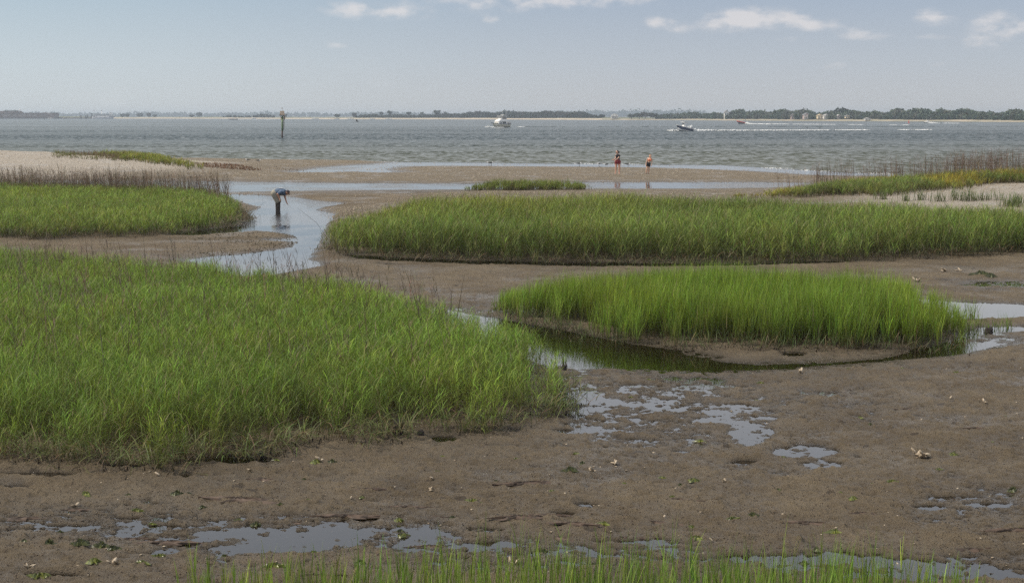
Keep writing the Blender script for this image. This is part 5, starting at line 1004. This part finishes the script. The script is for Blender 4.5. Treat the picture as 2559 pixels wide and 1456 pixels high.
for us, vs, lb in ((3026, 480.5, 'small dark duck floating between the wakes'), (3072, 481.5, 'larger dark duck floating between the wakes')):
    q = waterline(us, vs); b = empty('duck', (q.x, q.y, 0)); tag(b, lb, 'duck'); MB().loft([[(x, r * math.cos(t), .08 + r * .8 * math.sin(t)) for t in [2 * math.pi * k / 8 for k in range(8)]] for x, r in ((-.35, .02), (-.15, .15), (.1, .16), (.28, .05))]).build('body', pmat('dark_bird', (.03, .03, .03), .8), b); MB().tube([(.2, 0, .1), (.26, 0, .38), (.4, 0, .38)], [.05, .05, .02], 6).build('neck', pmat('dark_bird', (.03, .03, .03), .8), b)
# ------------------------------------------------------------------ things on the flats
ALG = Mat('green_algae'); q_ = ALG.noise(ALG.n('ShaderNodeTexCoord').outputs['Object'], 18, 4); ALG.l(ALG.mix(ALG.ss(q_, .42, .58), (.07, .085, .018), (.16, .175, .035)), ALG.p.inputs['Base Color']); ALG.p.inputs['Roughness'].default_value = .35
ALD = Mat('dark_algae'); q_ = ALD.noise(ALD.n('ShaderNodeTexCoord').outputs['Object'], 18, 4); ALD.l(ALD.mix(ALD.ss(q_, .4, .6), (.035, .040, .014), (.085, .095, .025)), ALD.p.inputs['Base Color']); ALD.p.inputs['Roughness'].default_value = .4
RDW = Mat('red_weed'); q_ = RDW.noise(RDW.n('ShaderNodeTexCoord').outputs['Object'], 14, 4); RDW.l(RDW.mix(RDW.ss(q_, .4, .6), (.045, .030, .020), (.095, .062, .042)), RDW.p.inputs['Base Color']); RDW.p.inputs['Roughness'].default_value = .7
SHL = Mat('oyster_shell'); q_ = SHL.noise(SHL.n('ShaderNodeTexCoord').outputs['Object'], 30, 4); SHL.l(SHL.mix(SHL.ss(q_, .38, .62), (.20, .145, .09), (.50, .42, .31)), SHL.p.inputs['Base Color']); SHL.p.inputs['Roughness'].default_value = .7
def lump_mesh(name, rx, ry, h, mat, seed, fray=.5, n=22, rngs=5):
    """low crumpled mat with a ragged outline"""
    rs = random.Random(seed); vs = [(0, 0, h)]; ph = [rs.uniform(0, 6.28) for _ in range(5)]
    for r in range(1, rngs + 1):
        for k in range(n):
            a = 2 * math.pi * k / n; o = 1 + fray * (.35 * math.sin(2 * a + ph[0]) + .25 * math.sin(5 * a + ph[1]) + .2 * math.sin(9 * a + ph[2])) * (r / rngs); t = r / rngs
            o *= rs.uniform(.72, 1.3) if r == rngs else rs.uniform(.9, 1.1)
            vs.append((rx * o * t * math.cos(a), ry * o * t * math.sin(a), h * (1 - t ** 2.2) * rs.uniform(-.25, 1.6) - (.012 if r == rngs else 0)))
    fs = [(0, 1 + k, 1 + (k + 1) % n) for k in range(n)] + [(1 + r * n + k, 1 + (r + 1) * n + k, 1 + (r + 1) * n + (k + 1) % n, 1 + r * n + (k + 1) % n) for r in range(rngs - 1) for k in range(n)]
    me = bpy.data.meshes.new(name); me.from_pydata(vs, [], fs); me.materials.append(mat); return me
AM = [lump_mesh('algae', .075, .045, .026, ALG.m, i, 1.1) for i in range(6)]; DM = [lump_mesh('algae', .065, .045, .035, ALD.m, 20 + i, 1.) for i in range(5)]; RM = [lump_mesh('weed', .26, .05, .014, RDW.m, 40 + i, 1.1) for i in range(5)]
def drop(name, me, u, v, s, label, cat, group=None, rz=None, off=0., sc=None):
    q = at(u, v, .03); z = gz1(q.x, q.y); z = max(z, -.002); o = bpy.data.objects.new(name, me); COL.objects.link(o); o.location = (q.x, q.y, z + off); o.rotation_euler = (0, 0, random.uniform(-.5, .5) if rz is None else rz); o.scale = sc or (s, s, s); return tag(o, label, cat, group)
bright = [(790, 1158, 1.1), (1180, 1255, .9), (1733, 1202, .9), (1750, 1100, .8), (683, 1417, 1.1), (785, 1381, .7), (997, 1298, .8), (396, 1385, .9), (353, 1410, .9), (515, 1310, .0), (340, 1277, .8), (215, 1238, 1.), (236, 1406, 1.), (100, 1440, 1.3), (1008, 1333, .8), (1508, 1313, .8), (1900, 957, .6), (1890, 995, .5), (2255, 920, .6), (2390, 933, .6), (2382, 1134, .8), (2346, 1173, .6), (2230, 1207, .8),
          (2180, 1210, .3), (2132, 1254, .8), (1955, 1138, .5), (1655, 1193, .7), (2085, 1335, .9), (1830, 1300, 1.), (1742, 1345, .9), (1728, 1318, .7), (1806, 956, .4), (1440, 940, .4), (1620, 947, .5), (1577, 990, .4), (2150, 1043, .6), (2100, 1240, .4), (2510, 1043, .5), (2200, 1168, .3), (1105, 1140, .5), (1290, 1150, .4), (1440, 1135, .6), (1560, 1213, .5), (1680, 1245, .4), (905, 1245, .5), (690, 1150, .5), (1090, 1180, .4), (2550, 1328, .9), (2480, 1105, .3), (2120, 920, .4), (1380, 1230, .5), (595, 1292, .6), (380, 1305, .5), (770, 1255, .4), (2360, 1310, .6)]
dark_ = [(122, 1361, 1.2), (200, 1367, 1.1), (255, 1367, 1.3), (280, 1373, 1.), (295, 1371, .8), (442, 1236, 1.), (470, 1236, .5), (640, 1305, .8), (505, 1268, .6), (60, 1355, .6), (830, 1160, .9), (1424, 1183, 1.1), (1455, 1160, .6), (1700, 1215, .6), (1945, 1230, .5), (2532, 1224, 1.), (1880, 1290, 1.), (1360, 1370, .7), (1130, 1295, .6), (1000, 1322, .7), (900, 1412, .8), (700, 1265, .5), (150, 1325, .6), (2175, 1060, .5), (2040, 1370, .7), (760, 1200, .5), (1240, 1200, .5), (2385, 1130, .3), (560, 1383, .6), (1485, 1405, .7), (2010, 1400, .8), (320, 1238, .4)]
red_ = [(600, 1252, 1.6), (870, 1287, 1.2), (660, 1199, .9), (920, 1228, .9), (415, 1352, 1.2), (1110, 1290, 1.1), (1640, 1302, 1.3), (1295, 1300, 1.1), (1375, 1288, .8), (1430, 1316, 1.), (1315, 1212, 1.3), (1020, 1268, .7), (780, 1440, 1.4), (2430, 1371, 1.6), (2540, 1330, 1.2), (2030, 1310, 1.2), (1560, 1338, 1.1), (1070, 1358, 1.1), (60, 1290, 1.2), (220, 1200, .0), (2270, 1020, .7), (2440, 1072, .6), (1395, 1340, .9), (330, 1340, 1.1), (180, 1268, .9), (740, 1300, .8), (1700, 1250, .8), (2150, 1285, .8)]
rr_ = random.Random(3)
for i, (u, v, s) in enumerate(bright):
    if s: drop('green_algae', AM[i % 6], u, v, s, 'small frayed scrap of bright green algae lying on the brown mudflat', 'algae', 'bright algae scraps on the mudflat')
for i, (u, v, s) in enumerate(dark_): drop('dark_algae', DM[i % 5], u, v, s, 'small dark olive lump of algae lying on the brown mudflat', 'algae', 'dark algae lumps on the mudflat')
for i, (u, v, s) in enumerate(red_):
    if s: drop('brown_weed', RM[i % 5], u, v, s, 'thin streak of reddish brown weed washed flat on the mudflat', 'weed', 'brown weed streaks on the mudflat', rz=rr_.uniform(-.25, .25))
def oyster(u, v, s, label, n=5, seed=0):
    rs = random.Random(seed); q = at(u, v, .03); z = gz1(q.x, q.y); o = empty('oyster_cluster', (q.x, q.y, z), rs.uniform(0, 6), s * .58); tag(o, label, 'oyster shells')
    for i in range(n):
        L_ = rs.uniform(.07, .13); m = MB(); rings = []
        for k in range(6):
            t = k / 5; w_ = L_ * .32 * math.sin(math.pi * min(.97, .12 + t * .85)) * rs.uniform(.85, 1.15); rings.append([(L_ * t, -w_, .004 * rs.random()), (L_ * t, 0, .018 * math.sin(math.pi * t) + .004), (L_ * t, w_, .004 * rs.random()), (L_ * t, 0, -.008)])
        m.loft(rings); ob = m.build('shell', SHL.m, o); ob.rotation_euler = (rs.uniform(-.6, .6), -rs.uniform(.1, 1.1), rs.uniform(0, 6.28)); ob.location = (rs.uniform(-.05, .05) * (n > 2), rs.uniform(-.05, .05) * (n > 2), .008)
    return o
for i, (u, v, s, n, lb) in enumerate([(2300, 1144, 1.9, 9, 'largest spiky oyster shell cluster on the right of the mudflat'), (795, 1156, 1.3, 4, 'pink and white oyster shells beside green algae below the left grass'), (1078, 1234, 1.2, 4, 'upright pale shell pair standing on the mud left of centre'), (1082, 1204, .9, 2, 'small ring shaped broken shell above the upright pair'), (1480, 1183, 1.1, 4, 'pale shell cluster right of the dark algae lump'),
        (1535, 1158, 1.1, 3, 'tan flat shell cluster on the mud right of centre'), (1810, 1203, 1.2, 3, 'tan arched shell just above the thin weed streak'), (2001, 931, 1.4, 3, 'lone pale shell on the mud below the dark pool'), (1918, 1052, .8, 2, 'small broken shell beside the blue puddles'), (2240, 1404, 1.2, 3, 'yellowish shell lying in the bottom right puddle'), (2374, 997, .9, 1, 'small white shell on the open mud at right'), (2455, 1008, 1.2, 3, 'grey shell pair on the open mud at far right'),
        (2302, 1051, 1., 1, 'white flat shell on the mud above the largest cluster'), (2070, 1047, .7, 1, 'tiny white shell fragment right of the puddles'), (1660, 1292, .8, 1, 'small orange tinted shell beside a brown streak'), (1280, 1402, 1.1, 3, 'cream shell group among the bottom grass'), (1178 + 605, 1352, .9, 1, 'single white shell in the shallow film at bottom'), (75, 1420, 1., 4, 'shell clump near the bottom left corner'), (285, 1410, 1.2, 4, 'shell and algae clump near the bottom left'), (2398, 684, 2.2, 3, 'pale shells on the far mud at the right'), (2358, 681, 2.2, 3, 'grey shell lump left of the pale far shells'),
        (2600 / 1.5 * 0 + 235, 1128, 1.4, 4, 'pale shells at the front root edge of the left grass'), (400, 1192, 1.1, 2, 'flat white shell on the mud under the left grass'), (625, 1180, 1., 2, 'white shells just right of the brown pool'), (190, 1262, 1., 2, 'cream shell with a scrap of weed at left'), (2295, 707, 2.2, 4, 'shells with green algae behind the lime clump'), (875, 1253, .8, 1, 'small pale shell on a weed streak left of centre')]):
    oyster(u, v, s, lb, n, i + 3)
for (u, v, s, lb) in ((2450, 690, 1.2, 'long dark wrack heap on the far right mud'), (2475, 693, .9, 'smaller dark wrack heap beside the long one')):
    drop('wrack_heap', DM[1], u, v, 2.2, lb, 'wrack', sc=(2.6 * s, 2.4, 2.2))
# dark peat stumps
PEAT = pmat('dark_peat', (.022, .015, .011), .75, .4, 12, bump=1.)
def stump(u, v, h, r, label):
    q = at(u, v, .03); z = gz1(q.x, q.y); m = MB(); rs = random.Random(int(u)); rings = []
    for i in range(6):
        t = i / 5; rings.append([((r * (1.25 - .45 * t)) * math.cos(a) * rs.uniform(.8, 1.15) + .02 * t, (r * (1.25 - .45 * t)) * math.sin(a) * rs.uniform(.8, 1.15), -.04 + (h + .04) * t * (1 + (.12 * math.sin(a * 2 + u) if i == 5 else 0))) for a in [2 * math.pi * k / 12 for k in range(12)]])
    m.loft(rings); o = m.build('peat_stump', PEAT); o.location = (q.x, q.y, z); return tag(o, label, 'stump')
stump(993, 1086, .20, .075, 'dark peat stump at the front edge of the wide grass bed'); stump(1408, 922, .10, .05, 'dark root stump with a green shoot beside the pool'); stump(1048, 1088, .05, .05, 'tiny black stub right of the dark peat stump'); stump(1405, 1012, .10, .04, 'thin dark stump at the right tip of the wide grass bed'); stump(1070 // 1 * 0 + 1390, 925, .07, .03, 'short black root stub left of the green shoot'); stump(645, 1138, .10, .06, 'dark root lump at the edge of the left brown pool'); stump(2470, 826, .12, .09, 'black root clump in the water at far right')
# separate tufts
def tuft(u, v, h, n, label, name='grass_tuft', group=None, r=.08, col=GRN3, lw=.012, z=.02, up=.3, cat='grass tuft', extra=0):
    q = at(u, v, z)
    for _ in range(2): zz_ = gz1(q.x, q.y); q = at(u, v, max(zz_, 0)); 
    zz_ = gz1(q.x, q.y); b = Bag(); m = n * 4; P_ = np.stack([rng.normal(0, r, m), rng.normal(0, r, m), np.full(m, -.02)], 1)
    b.add(blades(P_, h * rng.uniform(.45, 1.05, m), rng.uniform(0, 6.28, m), np.abs(rng.normal(0, up * .6, m)), rng.uniform(.0, .8, m), lw * rng.uniform(.7, 1.2, m), jit((.09, .08, .04), m), jit(col, m, .15), 4))
    o = b.build(name, GRASS); o.location = (q.x, q.y, zz_); return tag(o, label, cat, group)
tuft(1409, 905, .28, 3, 'single bright shoot with pointed leaves on a dark root by the pool', r=.012, lw=.022)
for u, v, h, n, lb in ((2425, 800, .55, 12, 'grass tuft standing in the right pool nearest the lime clump'), (2412, 830, .5, 10, 'grass tuft at the waterline below the nearest pool tuft'), (2445, 815, .42, 6, 'thin grass tuft in the pool third from the lime clump'), (2470, 822, .36, 5, 'small grass tuft on a black root in the pool'), (2514, 820, .46, 9, 'rightmost grass tuft standing alone in the pool'), (2487, 818, .32, 4, 'sparse low tuft between two larger pool tufts'), (2400, 855, .42, 9, 'grass tuft at the lower right foot of the lime clump'),
                       (1237, 772, .42, 6, 'short tuft just left of the lime clump'), (1247, 778, .36, 5, 'small tuft between the short tuft and the lime clump'), (1216, 788, .18, 2, 'single sprig on the mud left of the lime clump'), (2290, 718 + 20, .6, 2, 'dark single stalk behind the lime clump')):
    tuft(u, v, h, n, lb, r=.07)
for u, v, h, n, lb in ((1420, 1018, .42, 6, 'tall sprig at the right tip of the wide grass bed'), (1438, 1035, .22, 3, 'small browned sprig in the shallow water right of the grass tip'), (1370, 1045, .26, 4, 'low tuft on the mud below the grass tip'), (1290, 1058, .26, 4, 'low tuft with a dark root below the wide grass bed'), (1215, 1078, .28, 5, 'straw coloured tuft in front of the wide grass bed'), (1160, 1076, .34, 6, 'bushy tuft second in front of the wide grass bed'), (940, 1100, .3, 5, 'tuft standing forward of the grass left of the peat stump'), (395, 1170, .34, 6, 'sprawling tuft at the lowest corner of the wide grass bed'), (320, 1160, .32, 6, 'sprawling tuft left of the lowest grass corner')):
    tuft(u, v, h, n, lb, r=.05, col=(.20, .24, .07), up=.8, lw=.011)
for i, (u, v, h, n, lb) in enumerate(((2420, 503, .8, 18, 'dark green tuft on the sand below the right dune grass'), (2385, 500, .7, 10, 'tuft on the sand left of the dark green one'), (2478, 502, .65, 14, 'tuft standing alone on the sand mid way to the right edge'), (2442, 500, .42, 7, 'narrow tuft between two sand tufts'), (2530, 515, .75, 30, 'broad sand tuft closest to the right edge'), (2555, 508, .5, 14, 'sand tuft cut off by the right edge'), (2345, 503, .7, 12, 'tuft at the lower fringe of the right dune grass'), (2300, 500, .7, 12, 'second tuft along the lower fringe of the dune grass'), (2262, 501, .65, 10, 'third tuft along the lower fringe of the dune grass'), (2205, 497, .6, 10, 'leftmost tuft along the lower fringe of the dune grass'))):
    tuft(u, v, h, n, lb, r=.16 + (.12 if n > 12 else 0), col=(.14, .20, .06), lw=.028, z=.45)
# leaning single stems over the creek
for i, (u, v, h, ln_, lb) in enumerate(((830, 612, 1.5, .75, 'long bare stem leaning left over the creek from the middle bank'), (2500 // 1 * 0 + 612, 548, 1.0, -.9, 'bare stem leaning right over the creek from the left bank'))):
    q = at(u, v, .1); m = MB(); m.tube([(0, 0, 0), (-ln_ * h * .45, 0, h * .5), (-ln_ * h * 1.0, 0, h * .82)], [.007, .005, .003], 5); o = m.build('reed_stem', pmat('dark_stem', (.05, .035, .03), .8)); o.location = (q.x, q.y, gz1(q.x, q.y)); tag(o, lb, 'stem')
q = at(2259, 449, .4); m = MB(); 
# scattered snails and crumbs of shell: nobody could count them
def specks(name, label, n, box_, mat, s0, s1, flat, cond, seed):
    rs = np.random.default_rng(seed); u = rs.uniform(box_[0], box_[2], n); v = box_[1] + (box_[3] - box_[1]) * rs.random(n) ** 1.0; x, y = unp(u, v, .03); k = rs.random(n) < cond(u, v, x, y); x, y = x[k], y[k]; n = len(x); z = gz(x, y)
    octv = np.array([(1, 0, 0), (-1, 0, 0), (0, 1, 0), (0, -1, 0), (0, 0, 1), (0, 0, -1)]) * np.array([1, .8, flat]); octf = np.array([(0, 2, 4), (2, 1, 4), (1, 3, 4), (3, 0, 4), (2, 0, 5), (1, 2, 5), (3, 1, 5), (0, 3, 5)])
    s = rs.uniform(s0, s1, n); a = rs.uniform(0, 6.28, n); ca, sa = np.cos(a), np.sin(a); o = octv[None] * s[:, None, None] * rs.uniform(.7, 1.3, (n, 6, 1)); ox = o[..., 0] * ca[:, None] - o[..., 1] * sa[:, None]; oy = o[..., 0] * sa[:, None] + o[..., 1] * ca[:, None]
    V = np.stack([x[:, None] + ox, y[:, None] + oy, z[:, None] + s[:, None] * flat * .4 + o[..., 2]], -1).reshape(-1, 3); F_ = (octf[None] + (np.arange(n) * 6)[:, None, None]).reshape(-1, 3)
    return tag(mesh_np(name, V, F_, mat), label, kind='stuff')
def czone(u, v, x, y):
    z = np.full(len(u), .12)
    for (a, b, ra, rb) in ZONES: z = np.maximum(z, np.exp(-(((u - a) / ra) ** 2 + ((v - b) / rb) ** 2)))
    return z * (vn(x * 2.2, y * 2.2, 77) * 1.3)
specks('mud_snails', 'tiny black mud snails scattered over the wet flats', 60000, (0, 900, 2600, 1456), pmat('snail_black', (.018, .015, .012), .4), .004, .009, .8, czone, 21)
specks('mud_crumbs', 'small dark crumbs and worm casts over the mudflat', 24000, (-50, 640, 2650, 1456), pmat('mud_crumb', (.075, .052, .038), .9), .003, .012, .6, lambda u, v, x, y: .3 + .6 * vn(x * .8, y * .8, 5), 22)
specks('shell_fragments', 'tiny pale shell fragments over mud and beach', 5200, (-50, 560, 2650, 1440), SHL.m, .008, .026, .3, lambda u, v, x, y: .10 + .9 * (v < 720) * (vn(x * .5, y * .5, 8) > .4), 23)
specks('beach_shells', 'shell litter scattered along the beach and sand', 26000, (-100, 392, 2700, 545), SHL.m, .025, .06, .45, lambda u, v, x, y: np.clip(vn(x * .2, y * .3, 9) * 1.6 - .35, 0, 1) * ((v < 456) | (v > 480)), 24)
specks('oyster_bits', 'dark oyster bits strewn over the mud spit by the creek', 3600, (480, 582, 750, 636), pmat('dark_oyster', (.09, .075, .045), .8), .015, .04, .5, lambda u, v, x, y: .5 * vn(x, y, 3), 25)
# ------------------------------------------------------------------ haze
m = MB(); m.box((0, 2950, 9.5), (9000, 6300, 23)); hz = m.build('haze', bpy.data.materials.new('haze_air')); tag(hz, kind='stuff')
hm = hz.data.materials[0]; hm.use_nodes = True; hn = hm.node_tree; hn.nodes.clear(); pv = hn.nodes.new('ShaderNodeVolumePrincipled'); oo = hn.nodes.new('ShaderNodeOutputMaterial'); hn.links.new(pv.outputs[0], oo.inputs['Volume'])
pv.inputs['Density'].default_value = .00020; pv.inputs['Color'].default_value = (.78, .89, 1.0, 1); pv.inputs['Anisotropy'].default_value = .3
